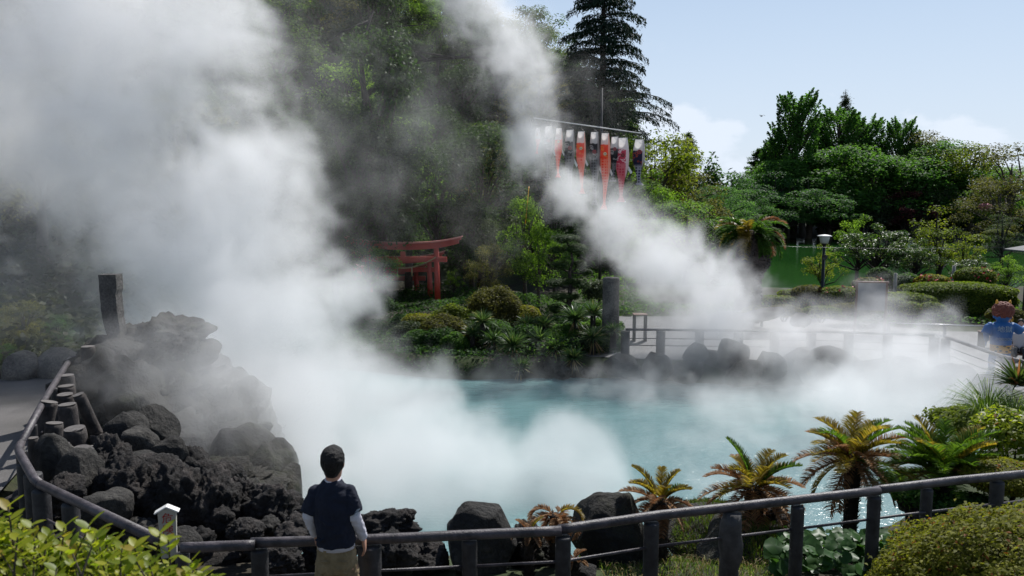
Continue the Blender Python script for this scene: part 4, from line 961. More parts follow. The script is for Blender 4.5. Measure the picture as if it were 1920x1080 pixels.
def palm():
    Y = 29; f = at(1402, 560, Y=Y); top = at(1405, 432, Y=Y); H = top.z - f.z
    e = empty('palm_tree', (f.x, Y, f.z), label='stout palm with a swollen trunk and drooping fronds beside the green pond', cat='palm')
    t_ = MB(); prof = [(.50, -.4), (.46, 0), (.43, .25 * H), (.52, .36 * H), (.72, .5 * H), (.74, .58 * H), (.60, .70 * H), (.50, .8 * H), (.42, .9 * H), (.30, H)]
    t_.lathe((0, 0, 0), prof, n=22)
    for k in range(420):
        zz = R.rand() * H; r = np.interp(zz, [q[1] for q in prof], [q[0] for q in prof]); a = R.rand() * 6.283
        t_.box((r * math.cos(a), r * math.sin(a), zz), (.12, .10, .05), rot=Matrix.Rotation(a, 3, 'Z') @ Matrix.Rotation(-.5, 3, 'Y'))
    t_.build('trunk', M['palmt'], e)
    for k in range(46):
        a = 6.283 * k / 46 * 5.1 + R.rand() * .3; el = 1.3 - 1.8 * (k / 46); fm = MB()
        frond(fm, (.2 * math.cos(a), .2 * math.sin(a), H - .1), 1.2 + .3 * R.rand(), a, el, 1.25 + .4 * R.rand(), 70, .042, .32, vee=.25, rw=.018)
        fm.build('frond', M['mid'] if k % 3 else (M['frond'] if k % 9 else M['frond_brown']), e)
palm()
# ---- cycads
def cycad(px, py, Y, trunk_r, trunk_px, L, nf, label, greens=.5, brown=.3, lean=0., up0=1.35, down=-.9, lpx=None, sd_=0, dk=1.):
    """py = crown base pixel"""
    global R
    keep = R; R = np.random.RandomState(100 + sd_)
    c = at(px, py, Y=Y); g0 = gz(c.x, Y); H = max(S(trunk_px, Y), .1); zb = min(c.z - H, g0 - .05)
    e = empty('cycad', (c.x, Y, zb), label=label, cat='cycad'); H = c.z - zb
    t_ = MB(); t_.lathe((0, 0, 0), [(trunk_r * .9, 0), (trunk_r * .85, H * .4), (trunk_r * .95, H * .8), (trunk_r * .9, H * .93), (trunk_r * .45, H)], n=18)
    n = int(240 * H / .6) + 60; zz = R.rand(n) * H * .97; a = R.rand(n) * 6.283; rr = trunk_r * .85
    Bp = np.stack([rr * np.cos(a), rr * np.sin(a), zz], 1); Tp = Bp + np.stack([np.cos(a) * .035, np.sin(a) * .035, .03 + .02 * R.rand(n)], 1)
    t_.blades(Bp, Tp, .022, bend=0, seg=1); t_.build('trunk', M['cyc'], e)
    for k in range(nf):
        q = k / max(1, nf - 1); az = k * 2.39996 + R.rand() * .4; el = up0 + (down - up0) * q ** 1.1 + (R.rand() - .5) * .15
        LL = L * (.82 + .3 * R.rand()); fm = MB()
        tn = .35 + .5 * R.rand() if R.rand() > brown * (q + .2) else None
        mat = 'frond_brown' if R.rand() < brown * ((.3 + 1.4 * q) if (q > .3 or brown > 1) else 0) else ('frond_green' if R.rand() < greens else 'frond')
        st = (trunk_r * .35 * math.cos(az), trunk_r * .35 * math.sin(az), H - .02)
        frond(fm, st, LL, az, el, dk * (.62 + .42 * R.rand() + .2 * (1 - q)), 58, .0155, L * .245, vee=.42, rw=.006, curl=(R.rand() - .5) * .2)
        mats = M[mat]; o = fm.build('frond', mats, e)
        if mat == 'frond_brown': o['label'] = 'scorched brown frond'
    R = keep; return e
cycad(1042, 962, 7.0, .062, 60, .34, 10, 'small withered cycad with a few curled brown fronds in front of the steam', greens=0, brown=1.5, up0=.9, down=-.7, sd_=1, dk=2.2)
cycad(1237, 935, 7.3, .10, 60, .40, 20, 'cycad with five upright green and many bent brown fronds left of the largest', greens=.15, brown=.95, up0=1.5, down=-.75, sd_=2)
cycad(1415, 912, 7.9, .10, 50, .55, 30, 'middle cycad with a skirt of hanging brown fronds above the railing', greens=.1, brown=.85, up0=1.45, down=-.8, sd_=3)
cycad(1600, 858, 8.4, .085, 70, .66, 40, 'largest cycad on a tall trunk with a full reddish green crown', greens=.05, brown=.42, up0=1.45, down=-.75, sd_=4)
cycad(1772, 885, 8.0, .10, 22, .66, 48, 'all green cycad sitting low beside the bushes at the right', greens=.9, brown=.14, up0=1.45, down=.1, sd_=5)
cycad(992, 992, 6.7, .05, 12, .17, 11, 'stunted scorched cycad stump with dry curled leaves left of the small withered one', greens=0, brown=3, up0=1.2, down=-.4, sd_=6)
cycad(1075, 1045, 6.4, .05, 12, .15, 9, 'tiny scorched plant with brown leaves at the bottom behind the railing post', greens=0, brown=3, up0=1.2, down=-.4, sd_=7)

# ---- clipped bushes and hedges
def bush(name, px, py, Y, w, h, leaf, label, cat='bush', d=None, size=None, n=None, group=None, shape=2.0, flowers=None, rz=0., lumps=0, ctr=None, tb=.5, fill=False, tv=.17):
    c = at(px, py, Y=Y) if ctr is None else Vector(ctr)
    r = np.array([S(w, Y) / 2, (d or S(w, Y)) / 2, S(h, Y) / 2]) if ctr is None else np.array([w, d, h], float) / 2
    size = size or max(.02, S(4.2, Y))
    e = empty(name, (c.x, c.y, c.z - r[2]), rz=rz, label=label, cat=cat, group=group)
    area = r[0] * r[2] * 4 + r[0] * r[1] * 3
    n = n or int(min(26000, 2.6 * area / (size * size * .4)))
    mb = MB()
    if lumps:
        for i in range(lumps):
            a = R.rand() * 6.283; q = R.rand() ** .5; cc = np.array([q * math.cos(a) * .68, q * math.sin(a) * .68, .15 + .6 * (1 - q * .8) * R.rand() + .1]) * r + np.array([0, 0, r[2] * .9])
            rr = r * (.28 + .18 * R.rand()); rr[2] = max(rr[2], min(rr[0], rr[2] * 1.2)); clump_leaves(mb, cc, rr, int(1.5 * n / lumps), size, tb=tb - .15 + .3 * R.rand(), shell=.5)
        if fill: clump_leaves(mb, (0, 0, r[2]), r * .82, n, size, tb=tb - .1, shell=.75)
    else:
        D = R.normal(size=(n, 3)); D /= np.linalg.norm(D, axis=1)[:, None]; D[:, 2] = np.where(R.rand(n) < .35, np.abs(D[:, 2]), D[:, 2])
        k = (np.abs(D) ** shape).sum(1) ** (-1. / shape)
        bumpy = np.array([mnoise.noise(Vector(v) * 2.3 + Vector((px, 0, 0))) for v in D]) * .10 + .97 if n < 30000 else np.array([mnoise.noise(Vector(v) * 3.1) * .16 + mnoise.noise(Vector(v) * 9) * .05 + (.06 if random.random() < .02 else 0) for v in D]) + .97
        P = D * k[:, None] * r * (bumpy * (1 - .09 * R.rand(n)))[:, None] + np.array([0, 0, r[2]])
        t_ = np.clip(tb + R.normal(size=n) * tv, 0.02, .92); t_ = np.where(R.rand(n) < .04, .99, t_)
        mb.leaves(P, size, up=.35, out=D * 1.0, asp=.55, tint=t_, fold=.1)
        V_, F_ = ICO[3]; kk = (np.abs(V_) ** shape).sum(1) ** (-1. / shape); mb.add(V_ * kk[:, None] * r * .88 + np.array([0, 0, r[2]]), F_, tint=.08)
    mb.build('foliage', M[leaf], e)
    st = MB()
    for i in range(5):
        a = i * 1.3; st.tube([(0.05 * math.cos(a), .05 * math.sin(a), -.15), (r[0] * .4 * math.cos(a), r[1] * .4 * math.sin(a), r[2] * .9)], [.02, .008], 5)
    st.build('stems', M['bark_dark'], e)
    if flowers:
        f = MB(); k = 9
        D = R.normal(size=(k, 3)); D /= np.linalg.norm(D, axis=1)[:, None]; D[:, 2] = np.abs(D[:, 2]); D[:, 1] = -np.abs(D[:, 1])
        for v in D * r * 1.0 + np.array([0, 0, r[2]]): f.leaves(v + R.normal(size=(5, 3)) * size * .5, size * .9, asp=.9)
        f.build('blossom', M[flowers], e)
    return e
TZs = 'clipped round azaleas beside the terrace'
bush('round_azalea', 1672, 568, 27, 50, 24, 'hedge', 'leftmost clipped azalea right beside the information board', d=1, group=TZs)
bush('round_azalea', 1708, 578, 26.4, 40, 26, 'hedge', 'middle clipped round azalea below the long hedge', d=.8, group=TZs)
bush('round_azalea', 1748, 578, 26.4, 46, 24, 'hedge', 'rightmost clipped round azalea below the long hedge', d=.9, group=TZs)
bush('long_hedge', 1790, 558, 30, 200, 54, 'hedge', 'long flat topped clipped hedge right of the information board', 'hedge', d=2.4, shape=5, size=.09, n=26000)
bush('low_hedge', 1690, 566, 29, 120, 34, 'hedge', 'low shaded front end of the long clipped hedge', 'hedge', d=1.6, shape=4, size=.09)
bush('low_hedge', 1480, 567, 31, 150, 26, 'hedge', 'low clipped hedge along the near edge of the green pond', 'hedge', d=1., shape=5, size=.09)
bush('flowering_azalea', 1828, 520, 32, 76, 40, 'hedge', 'domed azalea with red blossoms above the long hedge', d=1.6, flowers='flower')
bush('flowering_azalea', 1748, 528, 31.5, 66, 28, 'azalea', 'yellow green azalea mound under the glossy trees', d=1.2, flowers='flower')
bush('flowering_azalea', 1630, 535, 32, 66, 30, 'olive', 'brownish azalea bush with red blossoms behind the board', d=1.2, flowers='flower')
bush('round_bush', 1520, 548, 31, 70, 28, 'olive', 'round brownish bush left of the lamp post base', d=1.4)
bush('round_bush', 1575, 553, 30.5, 90, 34, 'hedge', 'bush right of the lamp post base with reddish tips', d=1.4, flowers='flower')
bush('round_bush', 1480, 552, 31.5, 46, 18, 'hedge', 'small green bush between the palm and the lamp post', d=1.)
bush('round_bush', 1600, 580, 28, 100, 24, 'olive', 'low loose bush below the lamp post', d=1.2)
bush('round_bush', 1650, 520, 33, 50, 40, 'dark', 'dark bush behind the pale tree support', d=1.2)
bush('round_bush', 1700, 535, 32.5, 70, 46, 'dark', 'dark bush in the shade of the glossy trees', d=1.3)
bush('round_bush', 1878, 546, 30, 60, 20, 'hedge', 'flat bush at the right end of the long hedge', d=1.)
bush('round_bush', 1885, 590, 25.5, 70, 30, 'olive', 'small bush behind the head of the blue figure', d=1.)
bush('round_bush', 1420, 585, 27, 60, 26, 'azalea', 'yellow green bush behind the thin left rail', d=.9)
bush('round_bush', 1470, 583, 27, 70, 24, 'olive', 'brown green bush right of the yellow one behind the terrace', d=.9)
bush('round_bush', 1540, 585, 27, 80, 24, 'hedge', 'low bush in the bed in front of the lamp post', d=.9)
bush('island_bush', 1835, 450, 66, 40, 22, 'hedge', 'small clipped bush on the pond islet', d=1.6, size=.16)
bush('island_bush', 1870, 440, 72, 60, 20, 'azalea', 'light green mound on the pond islet at the right', d=2, size=.16)
bush('pink_bush', 1848, 388, 90, 26, 14, 'pink', 'small bush of pink blossom far across the pond', d=1.5, size=.2)
bush('pond_bush', 1410, 452, 88, 60, 30, 'dark', 'dark bush overhanging the far pond edge behind the palm', d=2.5, size=.25)
# bank under the torii
bush('square_hedge', 786, 616, 26, 62, 54, 'azalea', 'square clipped yellow green hedge below the torii gates', 'hedge', d=1.1, shape=6)
bush('spreading_bush', 855, 612, 25.5, 110, 84, 'yellow', 'bushy yellow tipped shrub right below the front torii', lumps=16, d=1.5, fill=True)
bush('spreading_bush', 930, 585, 26, 120, 100, 'olive', 'large brownish shrub in the middle of the far bank', lumps=20, d=1.8, fill=True)
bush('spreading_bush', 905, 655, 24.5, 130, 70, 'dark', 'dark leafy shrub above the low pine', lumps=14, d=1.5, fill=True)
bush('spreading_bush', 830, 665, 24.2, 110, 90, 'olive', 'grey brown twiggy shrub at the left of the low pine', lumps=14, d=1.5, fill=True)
bush('round_topiary', 985, 590, 26, 60, 36, 'azalea', 'sloping clipped azalea right of the large brownish shrub', d=1.2)
bush('low_pine', 862, 668, 23.3, 90, 50, 'yellow', 'soft yellow green shrub sloping to the water', lumps=12, d=1.2, size=.06)
bush('low_pine', 893, 692, 22.7, 70, 40, 'yellow', 'lowest yellow green shrub touching the turquoise water', lumps=9, d=1., size=.06)
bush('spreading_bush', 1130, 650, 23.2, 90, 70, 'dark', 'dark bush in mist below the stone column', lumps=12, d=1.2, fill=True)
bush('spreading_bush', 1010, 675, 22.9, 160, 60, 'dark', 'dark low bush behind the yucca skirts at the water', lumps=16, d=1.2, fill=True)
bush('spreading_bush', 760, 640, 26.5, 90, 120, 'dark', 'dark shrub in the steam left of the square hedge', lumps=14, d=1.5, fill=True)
bush('spreading_bush', 700, 600, 28, 120, 120, 'dark', 'dark misty shrub left of the torii pillars', lumps=14, d=1.5, fill=True)
bush('spreading_bush', 1120, 560, 27, 70, 80, 'grey', 'greyish shrub just left behind the stone column', lumps=12, d=1.2)
# right bank, near
bush('glossy_bush', 1905, 830, 8.2, 130, 130, 'broad', 'bright leafy bush at the right edge behind the green cycad', lumps=26, d=1.2, size=.055, fill=True)
bush('glossy_bush', 1830, 800, 9.6, 170, 70, 'yellow', 'spreading light green shrub overhanging the pool at the right', lumps=22, d=1.4, size=.05, fill=True)
bush('clipped_azalea', 1885, 893, 7.6, 170, 60, 'azalea', 'flat clipped yellow azalea just behind the railing at the right', d=.8, size=.035)
bush('clipped_azalea', 0, 0, 4.1, 2.45, 1.62, 'azalea', 'big rounded clipped azalea at the bottom right corner in front of the railing', d=1.7, size=.026, ctr=(3.1, 4.1, 2.56), n=90000, tb=.5)
bush('bank_bush', 1825, 955, 7.5, 170, 60, 'dark', 'dark leafy bush between the green cycad and the railing', lumps=14, d=.7, size=.05, fill=True)
bush('bank_bush', 1715, 930, 7.7, 90, 50, 'mid', 'low leafy plant between the largest and the green cycad', lumps=10, d=.5, size=.05, fill=True)
bush('bank_bush', 1700, 905, 9.0, 170, 50, 'dark', 'dark leafy bush behind the largest cycad at the water', lumps=14, d=.8, size=.06)
# ---- spiky plants
def spiky(name, px, py, Y, rpx, label, n=110, mat='blade', w=.035, group=None, low=-.2, skirt=0, bend=.12, hi=1., base=None):
    c = at(px, py, Y=Y) if base is None else Vector(base); e = empty(name, c, label=label, cat='spiky plant' if name != 'grass_tuft' else 'grass tuft', group=group)
    r = S(rpx, Y); D = R.normal(size=(n, 3)); D /= np.linalg.norm(D, axis=1)[:, None]; D[:, 2] = low + (hi - low) * R.rand(n); D /= np.linalg.norm(D, axis=1)[:, None]
    t_ = np.clip(.45 + R.normal(size=n) * .2, 0, .92); t_ = np.where(R.rand(n) < .06, .99, t_)
    MB().blades(D * .05 * r, D * r * (.75 + .4 * R.rand(n))[:, None], w, bend=bend, seg=3, tint=t_).build('leaves', M[mat], e)
    if skirt:
        D = R.normal(size=(skirt, 3)); D[:, 2] = -1.3 - R.rand(skirt); D /= np.linalg.norm(D, axis=1)[:, None]
        MB().blades(D * .1 * r, D * r * (.8 + .5 * R.rand(skirt))[:, None], w, bend=.03, seg=2).build('dry_skirt', M['straw'], e)
    if name == 'yucca': MB().tube([(0, 0, 0), (0, 0, -r * 1.3)], [.08, .09], 8).build('stem', M['bark_dark'], e)
    return e
YG = 'yuccas on the far bank'
for px, py, Y, r, sk, lb in [(1078, 600, 24.2, 34, 24, 'tall yucca right in front of the cloud pruned pine'), (962, 650, 23.4, 34, 30, 'big yucca in the middle of the far bank'), (1040, 655, 23.4, 26, 30, 'small bright yucca near the misty water'), (1112, 590, 24.6, 28, 0, 'yucca touching the left side of the stone column'),
                             (1112, 635, 23.6, 28, 24, 'yucca below the stone column'), (1150, 622, 23.2, 20, 0, 'small yucca at the foot of the stone column'), (1010, 640, 23.8, 28, 30, 'yucca with a dry skirt between two bigger ones'), (975, 690, 22.7, 24, 30, 'yucca with a straw skirt down at the water'), (905, 605, 24.4, 26, 0, 'yucca below the large brownish shrub'),
                             (925, 640, 23.9, 26, 14, 'pale bladed yucca left of the big one'), (1020, 612, 24.6, 24, 0, 'dark yucca behind the smaller ones'), (1075, 672, 22.9, 24, 30, 'straw skirted yucca fading in the mist'), (990, 612, 24.8, 24, 0, 'dark yucca left of the cloud pruned pine'), (885, 628, 24.2, 20, 0, 'thin bladed yucca at the yellow tipped shrub')]:
    spiky('yucca', px, py, Y - 1.0, r * 1.2, lb, n=190, skirt=sk, group=YG, w=.045)
spiky('agave', 1908, 722, 9.3, 62, 'dark spiky plant with red tips at the right edge below the railing', n=150, mat='blade_red', w=.035, low=-.1)
for i, (px, py, Y, r, lb) in enumerate([(1850, 800, 9.4, 110, 'long arching grass tuft hanging out over the steam at the right'), (1900, 800, 9.4, 74, 'dense grass tuft below the red tipped spiky plant'), (1880, 830, 8.8, 80, 'grass tuft right behind the green cycad'), (1690, 905, 8.6, 40, 'thin grass tuft beside the trunk of the largest cycad')]):
    spiky('grass_tuft', px, py, Y, r, lb, n=300 if i < 3 else 40, mat='grass', w=.009, low=.15, bend=.5, group='grass tufts on the right bank')
# leafy ground cover with big round leaves
def butterbur():
    e = empty('leafy_ground_cover', (3.3, 6.7, 1.7), label='patch of big glossy round leaves growing behind the railing on the right', cat='leafy plants')
    mb = MB(); n = 1150; V = []; Fs = []; ts = []
    for i in range(n):
        px = 1445 + 350 * R.rand() ; Y = 6.5 + 2.3 * R.rand(); py = 0
        p = at(px, 1000, Y=Y); z = gz(p.x, Y) + .05 + .28 * R.rand() * (1 if Y < 7.6 else .6); r = .035 + .05 * R.rand()
        nn = Vector((R.normal() * .45, -.25 + R.normal() * .4, 1)).normalized(); q = nn.to_track_quat('Z', 'X'); k = len(V); m_ = 9; rz = R.rand() * 6.28
        V.append((p.x, Y, z))
        for j in range(m_):
            a = rz + 6.283 * j / m_; rr = r * (1 if j else .45); v = q @ Vector((rr * math.cos(a), rr * math.sin(a), .18 * r * math.cos(3 * a) - .15 * r)); V.append((p.x + v.x, Y + v.y, z + v.z))
        for j in range(m_): Fs.append((k, k + 1 + j, k + 1 + (j + 1) % m_)); ts.append(np.clip(.45 + R.normal() * .08, 0, 1))
    mb.add(V, Fs, tint=ts); o = mb.build('foliage', M['butter'], e); o.matrix_parent_inverse = Matrix.Translation(e.location).inverted()
butterbur()
# grass on the near bank
def bankgrass():
    mb = MB(); n = 26000; X = .8 + 5.2 * R.rand(n); Y = 6.0 + 4.2 * R.rand(n); Z = ground(X, Y)
    ok = (Z > .25) & ~((X > 2.4) & (X < 4.2) & (Y < 8)); X, Y, Z = X[ok], Y[ok], Z[ok]; n = len(X); B_ = np.stack([X, Y, Z], 1); D = R.normal(size=(n, 3)) * np.array([.5, .5, .1]) + np.array([0, 0, 1.])
    mb.blades(B_, B_ + D * (.035 + .05 * R.rand(n))[:, None], .007, bend=.35, seg=2, tint=R.rand(n) * .9, mi=0)
    m2 = R.rand(n) < .3; B2 = B_[m2]; mb.blades(B2, B2 + D[m2] * .09, .008, bend=.4, seg=2, mi=1)
    o = mb.build('bank_grass', [M['grass'], M['straw']]); tag(o, 'short green and straw grass on the near bank behind the railing', 'grass', kind='stuff')
bankgrass()
mass('grassy_hummock', [(1345, 1010, 8.2, 210, 100, 1.6), (1420, 1040, 7.6, 200, 100, 1.4)], 'mossrock', 'mossy grass covered hummock between the second and third cycads', 'hummock', 4, sub=4, kind='boulder')
def hummockgrass():
    mb = MB(); n = 9000
    for (px, py, Y, w, h, d) in [(1345, 1010, 8.2, 210, 100, 1.6), (1420, 1040, 7.6, 200, 100, 1.4)]:
        c = np.array(at(px, py, Y=Y)); D = R.normal(size=(n, 3)); D[:, 2] = np.abs(D[:, 2]); D /= np.linalg.norm(D, axis=1)[:, None]
        P = c + D * np.array([S(w, Y) / 2, d / 2, S(h, Y) / 2]) * .97; G = D * .5 + np.array([0, 0, .7]) + R.normal(size=(n, 3)) * .3
        mb.blades(P, P + G * .05, .007, bend=.3, seg=2, mi=0, tint=R.rand(n) * .85); q = R.rand(n) < .5; mb.blades(P[q], P[q] + G[q] * .05, .007, bend=.3, seg=2, mi=1)
    o = mb.build('hummock_grass', [M['grass'], M['straw']]); tag(o, 'tufty green and straw coloured grass on the mossy hummock', 'grass', kind='stuff')
hummockgrass()
# foreground shrub, bottom left
def foreshrub():
    e = empty('broad_leaved_shrub', (-1.45, 2.35, 3.2), label='bright broad leaved shrub with reddish curled leaf edges filling the bottom left corner', cat='shrub')
    mb = MB(); st = MB()
    sprigs = []
    for i in range(620):
        px = -60 + 500 * R.rand(); yt = np.interp(px, [-60, 0, 60, 150, 215, 300, 400, 440], [935, 950, 985, 1000, 1000, 1035, 1062, 1085]) + 10 + 190 * R.rand() ** .9
        sprigs.append((px, yt, 2.0 + .75 * R.rand(), .9))
    sprigs += [(168, 985, 2.2, 1.3), (180, 1000, 2.2, 1.2), (300, 1000, 2.25, 1.2), (315, 1012, 2.25, 1.), (255, 1020, 2.3, 1.), (15, 950, 2.1, 1.1), (120, 990, 2.2, 1.1), (60, 985, 2.2, 1.), (360, 1050, 2.3, 1.)]
    for (px, py, Y, s) in sprigs:
        c = np.array(at(px, py, Y=Y)); root = c + np.array([R.normal() * .03, R.normal() * .03, -.16]); st.tube([root, (root + c) / 2 + R.normal(size=3) * .008, c], [.0035, .0028, .002], 5)
        for j in range(6):
            a = j * 2.4 + R.rand(); up_ = .3 + .9 * R.rand(); D = np.array([math.cos(a), math.sin(a), up_]); D /= np.linalg.norm(D); L = (.030 + .022 * R.rand()) * s; W = np.cross(D, [0, 0, 1.]); W /= np.linalg.norm(W); N_ = np.cross(W, D)
            b0 = c - np.array([0, 0, .012 * j * s]) ; V = []; rows = [0, .12, .3, .5, .7, .86, 1.]; wd = [.02, .16, .25, .29, .25, .15, .01]
            curl = .35 * (R.rand() - .2)
            for q, w_ in zip(rows, wd):
                ce = b0 + D * L * q - N_ * L * curl * q * q * (1 if N_[2] > 0 else -1)
                V += [ce - W * w_ * L + N_ * L * .05, ce, ce + W * w_ * L + N_ * L * .05]
            fs = [(3 * k + h, 3 * k + h + 1, 3 * k + h + 4, 3 * k + h + 3) for k in range(6) for h in range(2)]
            tb_ = .3 + .6 * R.rand() if R.rand() > .045 else .99; mb.add(V, fs, tint=[tb_ if k < 10 or R.rand() > .18 else .99 for k in range(12)])
    o1 = st.build('stems', M['bark'], e); o2 = mb.build('foliage', M['broad'], e)
    for o in (o1, o2): o.matrix_parent_inverse = Matrix.Translation(e.location).inverted()
    fb = MB(); 
    n = 15000; px = -80 + 560 * R.rand(n); yt = np.interp(px, [-80, 0, 60, 150, 215, 300, 400, 460], [950, 965, 1005, 1030, 1025, 1055, 1080, 1100]) + 12 + 260 * R.rand(n)
    P = np.array([at(a, b, Y=2.2 + .6 * c_) for a, b, c_ in zip(px, yt, R.rand(n))]); fb.leaves(P, .034, up=.5, asp=.55, tint=np.clip(.4 + R.normal(size=n) * .2, 0, .9), fold=.15)
    o3 = fb.build('inner_foliage', M['broad'], e); o3.matrix_parent_inverse = Matrix.Translation(e.location).inverted()
foreshrub()


# ---- undergrowth nobody could count
def understorey(name, n, x0, x1, y0, y1, size, hgt, leaf, label, cond=None):
    X = x0 + (x1 - x0) * R.rand(n); Y = y0 + (y1 - y0) * R.rand(n); Z = ground(X, Y); ok = np.ones(n, bool) if cond is None else cond(X, Y, Z); X, Y, Z = X[ok], Y[ok], Z[ok]
    nz = np.array([mnoise.noise(Vector((a * .35, b * .35, 3.))) for a, b in zip(X, Y)]); Z = np.maximum(Z, 0) + np.abs(hgt * (.55 + nz)) * R.rand(len(X)) ** .6
    t_ = np.clip(.42 + nz * .5 + R.normal(size=len(X)) * .15, 0, .92); mb = MB(); mb.leaves(np.stack([X, Y, Z], 1), size, up=.6, asp=.6, tint=t_); o = mb.build(name, M[leaf]); tag(o, label, 'undergrowth', kind='stuff')
understorey('hillside_undergrowth', 60000, -34, 15, 36, 76, .34, 1.8, 'hill_dark', 'dense dark undergrowth between the trees of the hillside', lambda X, Y, Z: Z > 1.)
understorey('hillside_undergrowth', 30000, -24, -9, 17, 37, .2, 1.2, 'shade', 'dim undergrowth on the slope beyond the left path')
understorey('shore_undergrowth', 70000, 14, 110, 104.5, 112, .6, 9., 'dark', 'dark dense undergrowth along the far shore of the green pond')
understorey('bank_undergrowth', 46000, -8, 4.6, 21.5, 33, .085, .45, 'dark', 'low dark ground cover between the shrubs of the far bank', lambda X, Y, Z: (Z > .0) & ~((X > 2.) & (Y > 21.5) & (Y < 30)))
understorey('bank_undergrowth', 26000, 3, 22, 27.5, 42, .12, .5, 'mid', 'low green ground cover behind the terrace', lambda X, Y, Z: (Z > .2) & ((X > 12) | (Y > 30)) & ~((Y > 33) & (X > 6) & (X < 27)))
rs = np.random.RandomState(21)
for i in range(34):
    px = 770 + 400 * rs.rand(); Y = 22.9 + 2.6 * rs.rand(); z0 = .5; w = 50 + 50 * rs.rand(); h = w * (.5 + .25 * rs.rand()); py = 369 + (5 - z0) / Y * 1490 - h * .35
    bush('low_shrub', px, py, Y, w, h, ('dark', 'mid', 'olive', 'dark', 'grey')[i % 5], 'low tangled shrub in the undergrowth of the far bank below the torii gates', d=S(w, Y), lumps=9, fill=True, group='tangled shrubs on the far bank')
for i in range(14):
    px = 835 + 27 * i; Y = 21.7 + .3 * math.sin(i * 2.3) + (.4 if px > 1000 else .55); rock('bank_rock', px, 369 + 4.85 / Y * 1490, Y, 44 + 16 * math.sin(i * 1.7), 30 + 8 * math.cos(i), kind='mound', mat='mossrock', label='small dark rock at the waterline below the yuccas of the far bank', group='waterline rocks of the far bank', seed=i % 6 + 1, rz=i, sub=4)
rs = np.random.RandomState(33)
for i in range(46):
    px = 90 + 470 * rs.rand(); py = 850 + 190 * rs.rand() + (px - 90) * .10
    if py > 1040 or (px < 180 and py > 960): continue
    Y = np.interp(py, [850, 900, 950, 1000, 1040], [9.3, 8.5, 7.8, 7.1, 6.7]); w = 26 + 34 * rs.rand()
    rock('lava_lump', px, py, Y, w, w * (.7 + .3 * rs.rand()), kind='lava', mat='lava' if i % 4 else 'rock', label='fist sized lump of dark lava rubble between the larger rocks', group='lava rubble lumps inside the left railing', seed=i % 6 + 1, rz=i * 1.1, tilt=.3, sub=4)

# ------------------------------------------------------------------ carp streamers on their pole
def carpmat(name, base, scale_c, belly, bands):
    m, t, b = newmat(name); tcn = nd(t, 'ShaderNodeTexCoord'); sp = nd(t, 'ShaderNodeSeparateXYZ'); t.links.new(tcn.outputs['Object'], sp.inputs[0])
    vo = nd(t, 'ShaderNodeTexVoronoi'); vo.inputs['Scale'].default_value = 9; vo.inputs['Randomness'].default_value = .15; t.links.new(tcn.outputs['Object'], vo.inputs['Vector'])
    sc_ = ramp(t, vo.outputs[0], [(.30, base), (.46, scale_c)])
    mz = nd(t, 'ShaderNodeMapRange'); t.links.new(sp.outputs['Z'], mz.inputs[0]); mz.inputs[1].default_value = -1.05; mz.inputs[2].default_value = -.95
    mx = nd(t, 'ShaderNodeMix', data_type='RGBA'); t.links.new(mz.outputs[0], mx.inputs[0]); t.links.new(sc_, mx.inputs[6])
    nz = tnoise(t, 5, 2, .5, vec=tcn.outputs['Object']); t.links.new(ramp(t, nz, [(.50, base), (.53, bands), (.56, bands), (.59, base)]), mx.inputs[7])
    mw = nd(t, 'ShaderNodeMapRange'); 
    ad = nd(t, 'ShaderNodeMath', operation='MULTIPLY_ADD'); t.links.new(nz, ad.inputs[0]); ad.inputs[1].default_value = .12; t.links.new(sp.outputs['Z'], ad.inputs[2])
    t.links.new(ad.outputs[0], mw.inputs[0]); mw.inputs[1].default_value = -.40; mw.inputs[2].default_value = -.36
    m2 = nd(t, 'ShaderNodeMix', data_type='RGBA'); t.links.new(mw.outputs[0], m2.inputs[0]); t.links.new(mx.outputs[2], m2.inputs[6]); m2.inputs[7].default_value = (.75, .73, .72, 1)
    mb_ = nd(t, 'ShaderNodeMapRange'); t.links.new(sp.outputs['X'], mb_.inputs[0]); mb_.inputs[1].default_value = .10; mb_.inputs[2].default_value = .115
    m3 = nd(t, 'ShaderNodeMix', data_type='RGBA'); t.links.new(mb_.outputs[0], m3.inputs[0]); t.links.new(m2.outputs[2], m3.inputs[6]); m3.inputs[7].default_value = (*belly, 1)
    t.links.new(m3.outputs[2], b.inputs['Base Color']); b.inputs['Roughness'].default_value = .5
    tr = nd(t, 'ShaderNodeBsdfTranslucent'); t.links.new(m3.outputs[2], tr.inputs[0]); ms = nd(t, 'ShaderNodeMixShader'); ms.inputs[0].default_value = .55
    t.links.new(b.outputs[0], ms.inputs[1]); t.links.new(tr.outputs[0], ms.inputs[2]); t.links.new(ms.outputs[0], t.nodes['Material Output'].inputs[0]); return m
CM = {'b': carpmat('black carp cloth', (.03, .03, .035), (.22, .22, .24), (.35, .33, .33), (.5, .48, .48)),
      'r': carpmat('red carp cloth', (.80, .07, .02), (.85, .32, .22), (.8, .5, .4), (.8, .30, .05)),
      'm': carpmat('white and crimson carp cloth', (.50, .04, .09), (.62, .20, .24), (.75, .73, .75), (.8, .75, .78)),
      'n': carpmat('navy scaled carp cloth', (.02, .02, .06), (.35, .36, .42), (.62, .6, .62), (.4, .06, .03))}
CY = 32
